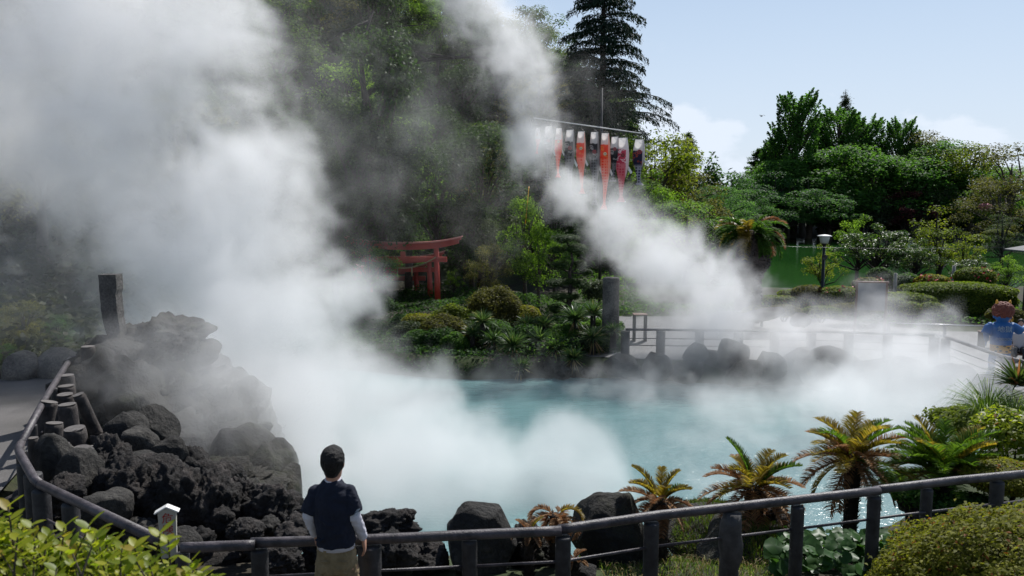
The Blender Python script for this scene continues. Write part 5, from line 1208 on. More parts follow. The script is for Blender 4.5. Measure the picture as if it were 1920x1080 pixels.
def carp(px, py, wpx, lpx, mk, label, ph=0.):
    c = at(px, py, Y=CY); e = empty('carp_streamer', c, label=label, cat='carp streamer', group='carp streamers hanging from the pole'); w = S(wpx, CY) / 2 * 1.28; L = S(lpx, CY)
    n, m = 18, 22; V = []
    for i in range(m + 1):
        t_ = i / m; r = w * (.84 + .42 * math.sin(min(1, t_ * 1.5) * 3.14)) * (1 if t_ < .45 else 1 - .66 * (t_ - .45) / .47 if t_ < .92 else .34 + .75 * (t_ - .92) / .08)
        dx = .05 * math.sin(t_ * 3 + ph) * t_; dy = .06 * math.cos(t_ * 4 + ph) * t_
        for j in range(n):
            a = 6.283 * j / n; V.append((dx + r * math.cos(a), dy + r * (.8 - .55 * t_) * math.sin(a), -L * t_ + .008 * math.sin(a * 3 + t_ * 9)))
    fs = [(i * n + j, i * n + (j + 1) % n, (i + 1) * n + (j + 1) % n, (i + 1) * n + j) for i in range(m) for j in range(n)]
    MB().add(V, fs).build('body', CM[mk], e)
    MB().tube([(w * .86 * math.cos(a), .68 * w * math.sin(a), 0) for a in np.linspace(0, 6.283, 19)], .008, 6, cap=False).build('mouth_ring', M['white'], e)
    ey = MB(); 
    for rr, mi, k in ((.055, 0, 0), (.040, 1, 1), (.024, 0, 2), (.012, 2, 3)):
        z = -L * .27; ey.add([(-.02 + rr * w / .12 * math.cos(a), -.80 * w * 1.12 - .004 * k - .01, z + rr * w / .12 * math.sin(a)) for a in np.linspace(0, 6.283, 17)[:-1]], [tuple(range(16))], mi=mi, smooth=False)
    ey.build('eye', [M['horn'] if mk == 'r' else M['flower'], M['white'] if mk == 'r' else M['black'], M['ink']], e)
    fn = MB(); fn.add([(w * 1.05, 0, -L * .42), (w * 1.9, -.02, -L * .53), (w * 1.6, -.01, -L * .56), (w * 1.1, 0, -L * .50)], [(0, 1, 2, 3)]); fn.build('fin', M['white'], e)
    top = at(px, 222 + (px - 1000) * 28 / 202 + 1, Y=CY); hz_ = top.z - c.z
    cr = MB(); cr.tube([(-w, 0, 0), (0, 0, hz_ * .5)], .005, 4); cr.tube([(w, 0, 0), (0, 0, hz_ * .5)], .005, 4); cr.tube([(0, 0, hz_ * .5), (0, 0, hz_)], .006, 4); cr.build('hanging_cord', M['black'], e)
for a in [(1008, 240, 6, 46, 'r', 'small faint red carp streamer at the left end of the pole', 1), (1029, 237, 11, 95, 'b', 'pale black carp streamer, leftmost of the large ones, veiled in steam', 2), (1048, 241, 9, 88, 'r', 'narrow red carp streamer half hidden in steam', 3),
          (1069, 244, 12, 120, 'b', 'black carp streamer with a large red eye left of the orange one', 4), (1090, 247, 11, 112, 'r', 'orange red carp streamer left of the vertical pole', 5), (1115, 248, 12, 132, 'b', 'black carp streamer touching the vertical pole on its left', 6),
          (1135, 250, 12, 138, 'r', 'longest orange red carp streamer right of the vertical pole', 7), (1153, 257, 11, 80, 'b', 'short black carp streamer turned away between two bright ones', 8), (1168, 259, 15, 116, 'm', 'white and crimson carp streamer, second from the right', 9), (1199, 262, 14, 82, 'n', 'navy scaled carp streamer at the right end of the pole', 10)]:
    carp(*a)
e = empty('streamer_pole', at(1127, 300, Y=CY + .25), label='black upright pole carrying the slanting white crossbar of the carp streamers', cat='pole')
pz_ = gz(e.location.x, CY); top = at(1127, 165, Y=CY + .25).z
MB().tube([(0, 0, pz_ - e.location.z - .3), (0, 0, top - e.location.z)], [.06, .045], 10).build('upright', M['black'], e)
a_, b_ = at(1000, 221, Y=CY), at(1203, 250, Y=CY); o = MB().tube([a_, b_], .022, 8).build('crossbar', M['white'], e); o.matrix_parent_inverse = Matrix.Translation(e.location).inverted()
o = MB().tube([at(985, 420, Y=30.5), at(992, 350, Y=31)], .02, 6).build('bamboo_pole', M['horn']); tag(o, 'thin yellow bamboo pole behind the top of the bright green tree', 'pole')

# ------------------------------------------------------------------ lamp, board, posts, kiosk, wire, spout, bird
p = at(1541, 560, Y=31); gzz = gz(p.x, 31); e = empty('lamp_post', (p.x, 31, gzz), label='dark green lamp post with a white flared lantern and a loudspeaker before the green pond', cat='lamp post'); hh = at(1543, 436, Y=31).z - gzz
MB().lathe((0, 0, 0), [(.11, -.2), (.11, .25), (.065, .3), (.055, hh - .42)], n=14).build('pole', M['black'], e)
MB().lathe((0, 0, hh - .42), [(.10, 0), (.15, .01), (.20, .26), (.19, .27)], n=24).build('diffuser', M['lampw'], e)
MB().lathe((0, 0, hh - .15), [(.27, 0), (.28, .015), (.22, .045), (.08, .07), (.02, .075)], n=28).build('lamp_cap', M['white'], e)
MB().lathe((0, 0, hh - .44), [(.075, -.06), (.11, 0), (.10, .03)], n=16).build('collar', M['black'], e)
s_ = MB().lathe((0, 0, 0), [(.03, .12), (.06, .06), (.10, .01), (.115, 0), (.10, -.005), (.03, .03)], n=18).build('loudspeaker', M['black'], e); s_.location = (-.05, -.2, hh - .95); s_.rotation_euler = (rad(-90), 0, 0); s_.rotation_euler = (rad(90) + math.pi, 0, 0)
c = at(1632, 588, Y=26.3); e = empty('information_board', c, rz=rad(-12), label='grey information board in a brown frame in front of the shrubs', cat='board'); w_ = S(52, 26.3); h_ = S(58, 26.3); base = TZ - c.z
MB().box((0, 0, h_ * .55), (w_ * .94, .04, h_ * .9)).build('panel', M['board'], e)
for sx in (-1, 1): MB().box((sx * w_ * .5, 0, (h_ + base) / 2), (.07, .07, h_ - base + .1)).build('frame_post', M['brown'], e)
MB().box((0, 0, h_ * 1.02), (w_ * 1.12, .14, .045)).build('frame_cap', M['brown'], e)
for k, (px, py, hpx, Y, lb) in enumerate([(1677, 556, 44, 30.5, 'pale upright tree support just right of the information board'), (1787, 532, 34, 33.5, 'pale greyish tree support left of the flowering bush')]):
    c = at(px, py, Y=Y); o = MB().tube([(0, 0, -.6), (0, 0, S(hpx, Y))], [S(7, Y) / 2, S(6, Y) / 2], 12).build('tree_support', M['trunkwrap']); o.location = c; tag(o, lb, 'tree support')
# bench behind the terrace
for px, py, Y, wpx, lb in [(1855, 621, 23.8, 34, 'reddish brown bench top left of the blue figure'), (1200, 588, 24.8, 26, 'reddish brown bench top right of the stone column')]:
    c = at(px, py, Y=Y); e = empty('bench', (c.x, Y, TZ), label=lb, cat='bench'); hh = c.z - TZ; w_ = S(wpx, Y)
    for k in range(3): MB().box((0, -.12 + .12 * k, hh - .02), (w_, .1, .03), bev=.004).build('seat_slat', M['brown'], e)
    for s_ in (-1, 1): MB().box((s_ * w_ * .4, 0, hh / 2 - .02), (.06, .3, hh - .04)).build('leg', M['postg'], e)
# kiosk at the right edge: two low roofs, pale wall
e = empty('garden_kiosk', (18.35, 27.5, TZ), rz=rad(4), label='small grey roofed kiosk cut off by the right edge of the picture', cat='kiosk')
def roof(mb, c, w, d, h, ov):
    x, y, z = c; mb.add([(x - w - ov, y - d - ov, z), (x + w + ov, y - d - ov, z), (x + w + ov, y + d + ov, z), (x - w - ov, y + d + ov, z), (x - w * .3, y, z + h), (x + w * .3, y, z + h),
                        (x - w - ov, y - d - ov, z - .05), (x + w + ov, y - d - ov, z - .05), (x + w + ov, y + d + ov, z - .05), (x - w - ov, y + d + ov, z - .05)],
                       [(0, 1, 5, 4), (1, 2, 5), (2, 3, 4, 5), (3, 0, 4), (6, 7, 1, 0), (7, 8, 2, 1), (8, 9, 3, 2), (9, 6, 0, 3), (9, 8, 7, 6)], smooth=False)
zr = at(1900, 506, Y=27.5).z - TZ; zr2 = at(1900, 474, Y=27.5).z - TZ
mb = MB(); roof(mb, (.75, 0, zr), .5, .5, .22, .3); mb.build('lower_roof', M['tile'], e)
mb = MB(); roof(mb, (1.0, 1.2, zr2), .6, .6, .3, .35); mb.build('upper_roof', M['tile'], e)
MB().box((.85, 0, zr / 2 - .03), (.8, .8, zr - .06)).build('wall', M['pillar'], e); MB().box((1.0, 1.2, zr2 / 2 - .03), (.9, .9, zr2 - .06)).build('rear_wall', M['pillar'], e)
MB().box((.85, 0, .3), (.95, .95, .2)).build('plinth', M['postg'], e)
# overhead wire
P = [at(1380, 458, Y=30), at(1500, 463, Y=30), at(1640, 466, Y=30), at(1780, 466, Y=30), at(1990, 462, Y=30)]
o = MB().tube(P, .007, 5).build('overhead_wire', M['black']); tag(o, 'thin dark wire stretched level across the trees at the right', 'wire')
# bamboo spout on the far bank
a_ = at(1514, 701, Y=20.2); b_ = at(1568, 687, Y=20.5); o = MB().tube([a_, b_], .024, 8).build('bamboo_spout', M['rope'])
tag(o, 'thin slanting bamboo spout resting on the rocks of the far bank', 'spout')
# bird
c = at(1428, 218, Y=60); e = empty('bird', c, label='tiny dark bird gliding in the sky left of the tall trees', cat='bird')
MB().tube([(0, -.2, 0), (0, -.1, .02), (0, .1, .02), (0, .25, 0)], [.015, .05, .05, .01], 8).build('body', M['postg'], e)
for s_ in (-1, 1): MB().add([(s_ * .03, -.08, .03), (s_ * .03, .1, .03), (s_ * .14, .06, .10), (s_ * .14, -.06, .10), (s_ * .26, -.12, -.02)], [(0, 1, 2, 3), (3, 2, 4)]).build('wing', M['postg'], e)

# ------------------------------------------------------------------ people
def fuse(mb, name, mat, parent, vox=.008, sm=4):
    o = mb.build(name, M[mat] if isinstance(mat, str) else mat, parent)
    r = o.modifiers.new('remesh', 'REMESH'); r.mode = 'VOXEL'; r.voxel_size = vox; r.use_smooth_shade = True
    s = o.modifiers.new('smooth', 'SMOOTH'); s.factor = .5; s.iterations = sm
    if name in FOLDS:
        sc_, st_ = FOLDS[name]
        if name not in bpy.data.textures: tx = bpy.data.textures.new(name, 'CLOUDS'); tx.noise_scale = sc_; tx.noise_depth = 2; tx.noise_type = 'HARD_NOISE' if name != 'hair' else 'SOFT_NOISE'
        d = o.modifiers.new('folds', 'DISPLACE'); d.texture = bpy.data.textures[name]; d.strength = st_; d.mid_level = .22; d.texture_coords = 'LOCAL'
    return o
FOLDS = {'tshirt': (.11, .020), 'trousers': (.07, .020), 'white_sleeve': (.05, .012), 'hair': (.02, .008)}
def limb(mb, pts, n=14): mb.tube([p[:3] for p in pts], [p[3] for p in pts], n); [mb.ball(p[:3], p[3] * .99, 6) for p in (pts[0], pts[-1])]
def hand(mb, w, side, d=(0, .25, -1), sc_=1.):
    """w wrist; palm hanging along d, thumb towards the front"""
    w = Vector(w); d = Vector(d).normalized(); f = Vector((0, 1, 0)); f = (f - d * f.dot(d)).normalized(); nrm = d.cross(f)
    s = sc_
    mb.tube([w - d * .01, w + d * .03 * s, w + d * .07 * s, w + d * .088 * s], [.024 * s, .03 * s, .034 * s, .028 * s], 12, ell=.62) if False else None
    for k in range(4):
        o_ = f * ((k - 1.5) * -.018 * s); a = w + d * .0 + o_ * .6; b = w + d * .05 * s + o_; c = w + d * .086 * s + o_
        mb.tube([a, b, c], [.015 * s, .0145 * s, .011 * s], 8)
        L = (.070, .078, .073, .058)[k] * s; inn = nrm * (-side)
        p1 = c + d * L * .42 + inn * .006 * s; p2 = p1 + (d * .85 + inn * .5).normalized() * L * .33; p3 = p2 + (d * .6 + inn * .8).normalized() * L * .25
        mb.tube([c, p1, p2, p3], [.0105 * s, .0098 * s, .0088 * s, .0065 * s], 8); mb.ball(p3, .0065 * s, 5)
    t0 = w + d * .02 * s + f * .022 * s; t1 = t0 + (d * .7 + f * .7).normalized() * .035 * s; t2 = t1 + (d * .95 + f * .25).normalized() * .03 * s
    mb.tube([t0, t1, t2], [.014 * s, .0115 * s, .008 * s], 8); mb.ball(t2, .008 * s, 5)
PX, PY = at(624, 900, Y=5.28).x, 5.28
def z_(py, Y=PY): return at(624, py, Y=Y).z - WZ
def x_(px, py=950, Y=PY): return at(px, py, Y=Y).x - PX
def man():
    e = empty('person', (PX, PY, WZ + .006), label='man seen from behind in a dark blue t-shirt over long white sleeves', cat='person')
    ztop = z_(838); zc = z_(893); zs = z_(910); zh = z_(1024)
    hx, hy = x_(623, 860), .02
    b = MB()
    # head
    hc = ztop - .119; hr = .108
    b.loft([(hx, hy + .01, hc - .125, .035, .045), (hx, hy + .005, hc - .10, .056, .075), (hx, hy, hc - .05, .066, .088), (hx, hy, hc, .071, .094), (hx, hy, hc + .05, .067, .090), (hx, hy, hc + .085, .052, .07), (hx, hy, hc + .10, .02, .03)], 20)
    b.ball((hx, hy + .10, hc - .025), (.011, .014, .02), 6)                     # nose
    b.ball((hx, hy + .088, hc - .065), (.022, .01, .009), 6)                    # mouth
    for s in (-1, 1):
        b.ball((hx + s * .074, hy - .003, hc - .012), (.010, .02, .030), 7); b.ball((hx + s * .031, hy + .088, hc + .004), (.014, .01, .01), 6)
    b.tube([(hx, hy - .005, zc + .07), (hx + .002, hy - .012, zc - .02), (x_(622), 0, zs - .06)], [.050, .050, .062], 16)
    # trunk and legs
    tx = x_(627, 960); px_ = x_(631, 1030)
    b.loft([(x_(623), .0, zs - .03, .10, .06), (x_(623), .0, zs - .10, .145, .085), (tx, .0, zs - .25, .14, .09), (px_, .0, zh + .03, .12, .085), (px_, 0, zh - .06, .14, .095), (px_, 0, zh - .16, .145, .10)], 20)
    for s in (-1, 1):
        limb(b, [(px_ + s * .072, 0, zh - .14, .085), (px_ + s * .085, .015, zh - .52, .055), (px_ + s * .088, .02, zh - .60, .052), (px_ + s * .09, -.01, .10, .036)])
        b.loft([(px_ + s * .09, .05, .0, .042, .12), (px_ + s * .09, .05, .03, .042, .12), (px_ + s * .09, .0, .08, .038, .06), (px_ + s * .09, -.01, .13, .036, .04)], 14)
    # arms
    shL = (x_(590, 915), 0, zs - .062); elL = (x_(578, 970), -.02, z_(966)); wrL = (x_(584, 1006), .09, z_(1004, PY + .08))
    shR = (x_(656, 918), 0, zs - .066); elR = (x_(668, 968), -.03, z_(966)); wrR = (x_(681, 1012), .08, z_(1012, PY + .06))
    for sh, el, wr in ((shL, elL, wrL), (shR, elR, wrR)): b.tube([sh, tuple((np.array(sh) + el) / 2), el, tuple((np.array(el) + wr) / 2), wr], [.040, .040, .034, .031, .024], 14)
    hand(b, wrL, -1, (.12, .2, -1), .88); hand(b, wrR, 1, (.10, .1, -1), .88)
    body = fuse(b, 'body', 'skin', e, .006, 3)
    # hair
    h = MB(); h.loft([(hx, hy - .035, hc - .088, .036, .042), (hx, hy - .030, hc - .066, .052, .062), (hx, hy - .020, hc - .035, .069, .084), (hx, hy - .012, hc, .079, .096), (hx, hy - .006, hc + .05, .077, .102), (hx, hy - .004, hc + .085, .061, .085), (hx, hy - .004, hc + .110, .032, .045), (hx, hy - .004, hc + .117, .01, .012)], 26)
    rs = np.random.RandomState(3)
    for k in range(520):
        a = rs.rand() * 6.283; el_ = rs.rand() ** .6 * 1.45 - .2
        if math.sin(a) > .3 and el_ < .5: continue
        d = np.array([math.cos(a) * math.cos(el_), math.sin(a) * math.cos(el_), math.sin(el_)]); c0 = np.array([hx, hy - .012, hc + .01]); p0 = c0 + d * np.array([.076, .096, .100]); tn = np.array([d[0] * .3, d[1] * .3 - .1, -1.]) ; tn -= d * tn.dot(d); tn /= np.linalg.norm(tn) + 1e-6
        h.tube([p0 - tn * .02, p0 + tn * .01 + d * .003, p0 + tn * .04], [.003, .0045, .002], 5)
    fuse(h, 'hair', 'hair', e, .0045, 2)
    # white long sleeved shirt under the t-shirt: sleeves, hem and collar
    for s, (sh, el, wr) in ((-1, (shL, elL, wrL)), (1, (shR, elR, wrR))):
        u = MB(); sh, el, wr = map(np.array, (sh, el, wr)); wr2 = el + (wr - el) * .97
        P = [sh * .5 + el * .5, sh * .2 + el * .8, el, el * .7 + wr2 * .3, el * .35 + wr2 * .65, wr2]; u.tube(P, [.048, .047, .046, .045, .039, .035], 18, wob=.05)
        fuse(u, 'white_sleeve', 'sleeve', e, .006, 3)
    u = MB(); u.loft([(px_, 0, zh - .012, .137, .104), (px_, 0, zh + .02, .135, .102), (px_ - .005, 0, zh + .05, .13, .10)], 30); u.build('shirt_hem', M['sleeve'], e)
    u = MB(); u.tube([(hx + .054 * math.cos(a), hy - .012 + .054 * math.sin(a), zc - .026 + .010 * math.sin(a)) for a in np.linspace(0, 6.283, 25)], .007, 6, cap=False); u.build('collar', M['sleeve'], e)
    # t-shirt
    t_ = MB(); cx0 = x_(623, 905)
    t_.loft([(hx, hy - .012, zc - .030, .056, .056), (cx0, -.004, zc - .048, .082, .068), (cx0, 0, zs - .025, .120, .085), (cx0, 0, zs - .06, .148, .10), (cx0 + .003, 0, zs - .13, .156, .112), (tx, 0, zs - .25, .150, .115), (tx + .004, 0, zs - .33, .142, .112), (px_, 0, zh + .08, .138, .108), (px_, 0, zh + .012, .142, .110)], 30)
    for s, (sh, el) in ((-1, (shL, elL)), (1, (shR, elR))):
        sh, el = np.array(sh), np.array(el); en = sh * .12 + el * .88 + np.array([s * .004, 0, 0]); st = sh + np.array([-s * .05, 0, .008])
        t_.tube([st, sh, sh * .5 + en * .5, en], [.054, .062, .064, .066], 18); t_.ball(sh + np.array([0, 0, .0]), .062, 8)
        for k in range(3): t_.tube([sh * (.4 - .1 * k) + en * (.6 + .1 * k) + np.array([-s * .02, -.05, 0]), sh * .3 + en * .7 + np.array([s * .05, -.035, .03 * k])], [.008, .006], 5)
    for (a, c_) in [((-.09, -.100, zs - .20), (.05, -.108, zs - .27)), ((-.06, -.098, zh + .16), (.10, -.10, zh + .12)), ((.02, -.100, zh + .08), (.12, -.075, zh + .20)), ((-.12, -.07, zh + .07), (-.03, -.10, zh + .10))]:
        t_.tube([a, ((a[0] + c_[0]) / 2, min(a[1], c_[1]) - .006, (a[2] + c_[2]) / 2 - .01), c_], [.004, .010, .004], 6)
    fuse(t_, 'tshirt', 'navy', e, .006, 6)
    # faint print on the right sleeve
    en = np.array(shR) * .2 + np.array(elR) * .8
    p_ = MB()
    for k in range(5): p_.box((en[0] + .030 + .004 * k, en[1] - .061 + .004 * k, en[2] - .005 + .009 * k), (.030, .002, .004), rot=Matrix.Rotation(.5, 3, 'Z') @ Matrix.Rotation(-.15, 3, 'Y'))
    p_.build('sleeve_print', M['pale'], e)
    # trousers
    k_ = MB(); k_.loft([(px_, 0, zh - .17, .152, .112), (px_, -.004, zh - .12, .150, .116), (px_, 0, zh - .05, .142, .108), (px_, 0, zh + .0, .133, .098), (px_, 0, zh + .02, .128, .094)][::1], 26)
    for s in (-1, 1):
        k_.tube([(px_ + s * .070, 0, zh - .13), (px_ + s * .078, .002, zh - .30), (px_ + s * .086, .012, zh - .52), (px_ + s * .09, .01, zh - .75), (px_ + s * .09, 0, .09)], [.086, .084, .070, .064, .062], 20, wob=.05)
        for q in range(4): k_.tube([(px_ + s * .03, -.095, zh - .14 - .035 * q), (px_ + s * .09, -.104, zh - .16 - .03 * q), (px_ + s * .14, -.05, zh - .12 - .03 * q)], [.003, .008, .004], 6)
    fuse(k_, 'trousers', 'khaki', e, .007, 4)
    pk = MB(); 
    for s in (-1, 1): pk.box((px_ + s * .07, -.112, zh - .07), (.075, .008, .010), bev=.003)
    pk.build('pocket_flap', M['khaki'], e); e.scale = (.94, .96, 1)
man()
def blue_figure():
    Y = 19.7; c = at(1873, 690, Y=Y); e = empty('demon_statue', (c.x, Y, TZ + .006), rz=rad(-10), label='blue painted demon statue with curly brown hair, yellow horns and tiger pattern shorts', cat='statue')
    zz = lambda py: at(1873, py, Y=Y).z - TZ
    b = MB(); H = zz(570); zsh = zz(606); zhip = zz(645)
    b.loft([(0, 0, zsh - .02, .10, .09), (0, 0, zsh + .05, .13, .12), (0, 0, zsh + .16, .19, .18), (0, 0, zsh + .30, .19, .18), (0, 0, H - .05, .14, .14), (0, 0, H, .05, .05)], 18)
    b.loft([(0, 0, zhip - .12, .21, .15), (0, 0, zhip, .21, .16), (0, 0, zhip + .2, .22, .16), (0, 0, zsh - .08, .27, .16), (0, 0, zsh, .20, .12)], 18)
    for s in (-1, 1):
        limb(b, [(s * .12, 0, zhip - .1, .105), (s * .17, .02, zhip * .5, .085), (s * .18, -.02, .10, .07)]); b.loft([(s * .19, .06, .0, .08, .17), (s * .19, .05, .08, .07, .14), (s * .185, 0, .14, .06, .07)], 12)
        b.ball((s * .19, .0, zsh + .16), (.035, .03, .06), 8)
    limb(b, [(-.27, 0, zsh - .06, .08), (-.36, -.03, zsh - .30, .07), (-.30, .08, zhip + .08, .06)]); limb(b, [(.25, 0, zsh - .06, .08), (.45, .05, zsh - .22, .07), (.56, .15, zsh - .13, .055)])
    hand(b, (-.30, .08, zhip + .06), -1, (0, .4, -1), 1.2); hand(b, (.57, .17, zsh - .12), 1, (.4, .5, .4), 1.2)
    b.ball((0, .18, zsh + .17), (.04, .05, .04), 8)
    fuse(b, 'body', 'blue', e, .016, 3)
    h = MB(); rs = np.random.RandomState(5)
    h.ball((0, -.01, H - .17), (.235, .225, .21), 14)
    for k in range(420):
        d = rs.normal(size=3); d /= np.linalg.norm(d); 
        if (d[1] > .45 and d[2] < .3) or d[2] < -.75: continue
        h.ball(np.array([0, -.01, H - .17]) + d * np.array([.235, .225, .21]), .026, 5)
    fuse(h, 'curly_hair', 'curly', e, .012, 1)
    for s in (-1, 1): MB().tube([(s * .13, 0, H - .02), (s * .15, 0, H + .05), (s * .155, 0, H + .10)], [.045, .032, .008], 10).build('horn', M['horn'], e)
    MB().tube([(.22 + .0, .0 + .05 * math.cos(a), zsh + .10 + .06 * math.sin(a)) for a in np.linspace(0, 6.283, 17)], .010, 6, cap=False).build('earring', M['horn'], e)
    t_ = MB(); t_.loft([(0, 0, zhip - .02, .245, .185), (0, 0, zhip + .2, .25, .185), (0, 0, zsh - .10, .29, .18), (0, 0, zsh - .02, .25, .15), (0, 0, zsh + .03, .14, .11)], 22)
    t_.tube([(-.22, 0, zsh - .06), (-.30, 0, zsh - .12), (-.37, -.03, zsh - .28)], [.10, .11, .12], 14); t_.tube([(.2, 0, zsh - .06), (.30, .01, zsh - .11), (.45, .05, zsh - .2)], [.10, .11, .11], 14)
    fuse(t_, 'happi_coat', 'blue', e, .014, 3)
    text('地獄', .17, 'pale', e, (0, -.192, zsh - .14), (rad(90), 0, 0), 'coat_lettering', .004)
    mb = MB()
    for k in range(6): mb.tube([(-.17 + .066 * k + .022 * math.cos(a), -.196, zhip + .15 + .03 * math.sin(a)) for a in np.linspace(0, 6.283, 9)], .006, 4)
    mb.build('coat_pattern', M['pale'], e)
    s_ = MB(); s_.loft([(0, 0, zhip - .22, .235, .175), (0, 0, zhip - .1, .24, .18), (0, 0, zhip + .0, .235, .17)], 22); s_.build('tiger_shorts', M['tiger'], e)
    sp = MB()
    for (x, z) in [(-.13, -.06), (.02, -.03), (.12, -.07), (-.06, -.15), (.08, -.17), (-.16, -.17), (.18, -.14)]:
        yy = -.18 * math.sqrt(max(.1, 1 - (x / .25) ** 2)) - .006; sp.ball((x, yy, zhip + z), (.035, .012, .02), 6)
    sp.build('tiger_spots', M['spot'], e)
    MB().box((0, .02, -.02), (.7, .5, .06), bev=.02).build('plinth', M['postg'], e)
blue_figure()
def seated(px, py, Y, label, top, bottom, rz, hairm='hair', lean=0.):
    c = at(px, py, Y=Y); e = empty('person', (c.x, Y, TZ + .006), rz=rz, label=label, cat='person'); b = MB()
    b.loft([(0, 0, 1.02, .05, .06), (0, 0, 1.10, .075, .09), (0, 0, 1.18, .078, .095), (0, 0, 1.25, .05, .06)], 14); b.ball((0, .1, 1.13), (.012, .015, .02), 5)
    b.tube([(0, 0, 1.06), (0, 0, .92)], [.045, .055], 10); b.loft([(0, 0, .42, .15, .12), (0, 0, .6, .13, .10), (0, .0, .85, .17, .10), (0, 0, .93, .1, .07)], 16)
    for s in (-1, 1):
        limb(b, [(s * .09, .02, .47, .075), (s * .13, .42, .48, .058), (s * .13, .46, .43, .055), (s * .13, .42, .08, .038)]); b.loft([(s * .13, .48, 0, .045, .12), (s * .13, .47, .05, .04, .1)], 10)
        limb(b, [(s * .19, 0, .86, .045), (s * .24, .03, .62, .038), (s * .14, .24, .55, .026)]); hand(b, (s * .14, .25, .55), s, (0, 1, -.3), .9)
    fuse(b, 'body', 'skin', e, .012, 2)
    h = MB(); h.loft([(0, -.02, 1.10, .08, .085), (0, -.015, 1.18, .088, .10), (0, -.01, 1.25, .065, .075), (0, 0, 1.28, .02, .02)], 16); h.build('hair', M[hairm], e)
    t_ = MB(); t_.loft([(0, 0, .42, .17, .14), (0, 0, .6, .15, .125), (0, 0, .85, .185, .12), (0, 0, .92, .12, .09)], 18)
    for s in (-1, 1): t_.tube([(s * .15, 0, .87), (s * .2, 0, .84), (s * .23, .02, .68)], [.06, .062, .06], 12)
    fuse(t_, 'shirt', top, e, .012, 3)
    k = MB(); 
    for s in (-1, 1): k.tube([(s * .08, -.02, .46), (s * .12, .40, .49), (s * .13, .46, .42), (s * .13, .43, .12)], [.09, .078, .075, .06], 12)
    k.ball((0, 0, .45), (.17, .13, .09), 8); fuse(k, 'trousers', bottom, e, .012, 2)
    MB().box((0, -.02, .34), (.5, .36, .05), bev=.01).build('stool_seat', M['brown'], e) if False else None
    st = MB().box((0, -.02, .345), (.46, .34, .05), bev=.01).build('stool', M['brown']); st.location = (c.x, Y, TZ); st.rotation_euler = (0, 0, rz)
    for sx in (-1, 1): MB().box((sx * .18, -.02, .16), (.04, .28, .32)).build('leg', M['brown'], st)
    tag(st, 'small brown stool under the ' + label.split(' at ')[0].split(' behind ')[0], 'stool'); return e
seated(1908, 690, 21.0, 'seated person in a white shirt and dark trousers at the right edge', 'cloth', 'ink', rad(150))
seated(1884, 690, 22.2, 'seated person in a dark blue top behind the arm of the blue figure', 'navy', 'ink', rad(160))

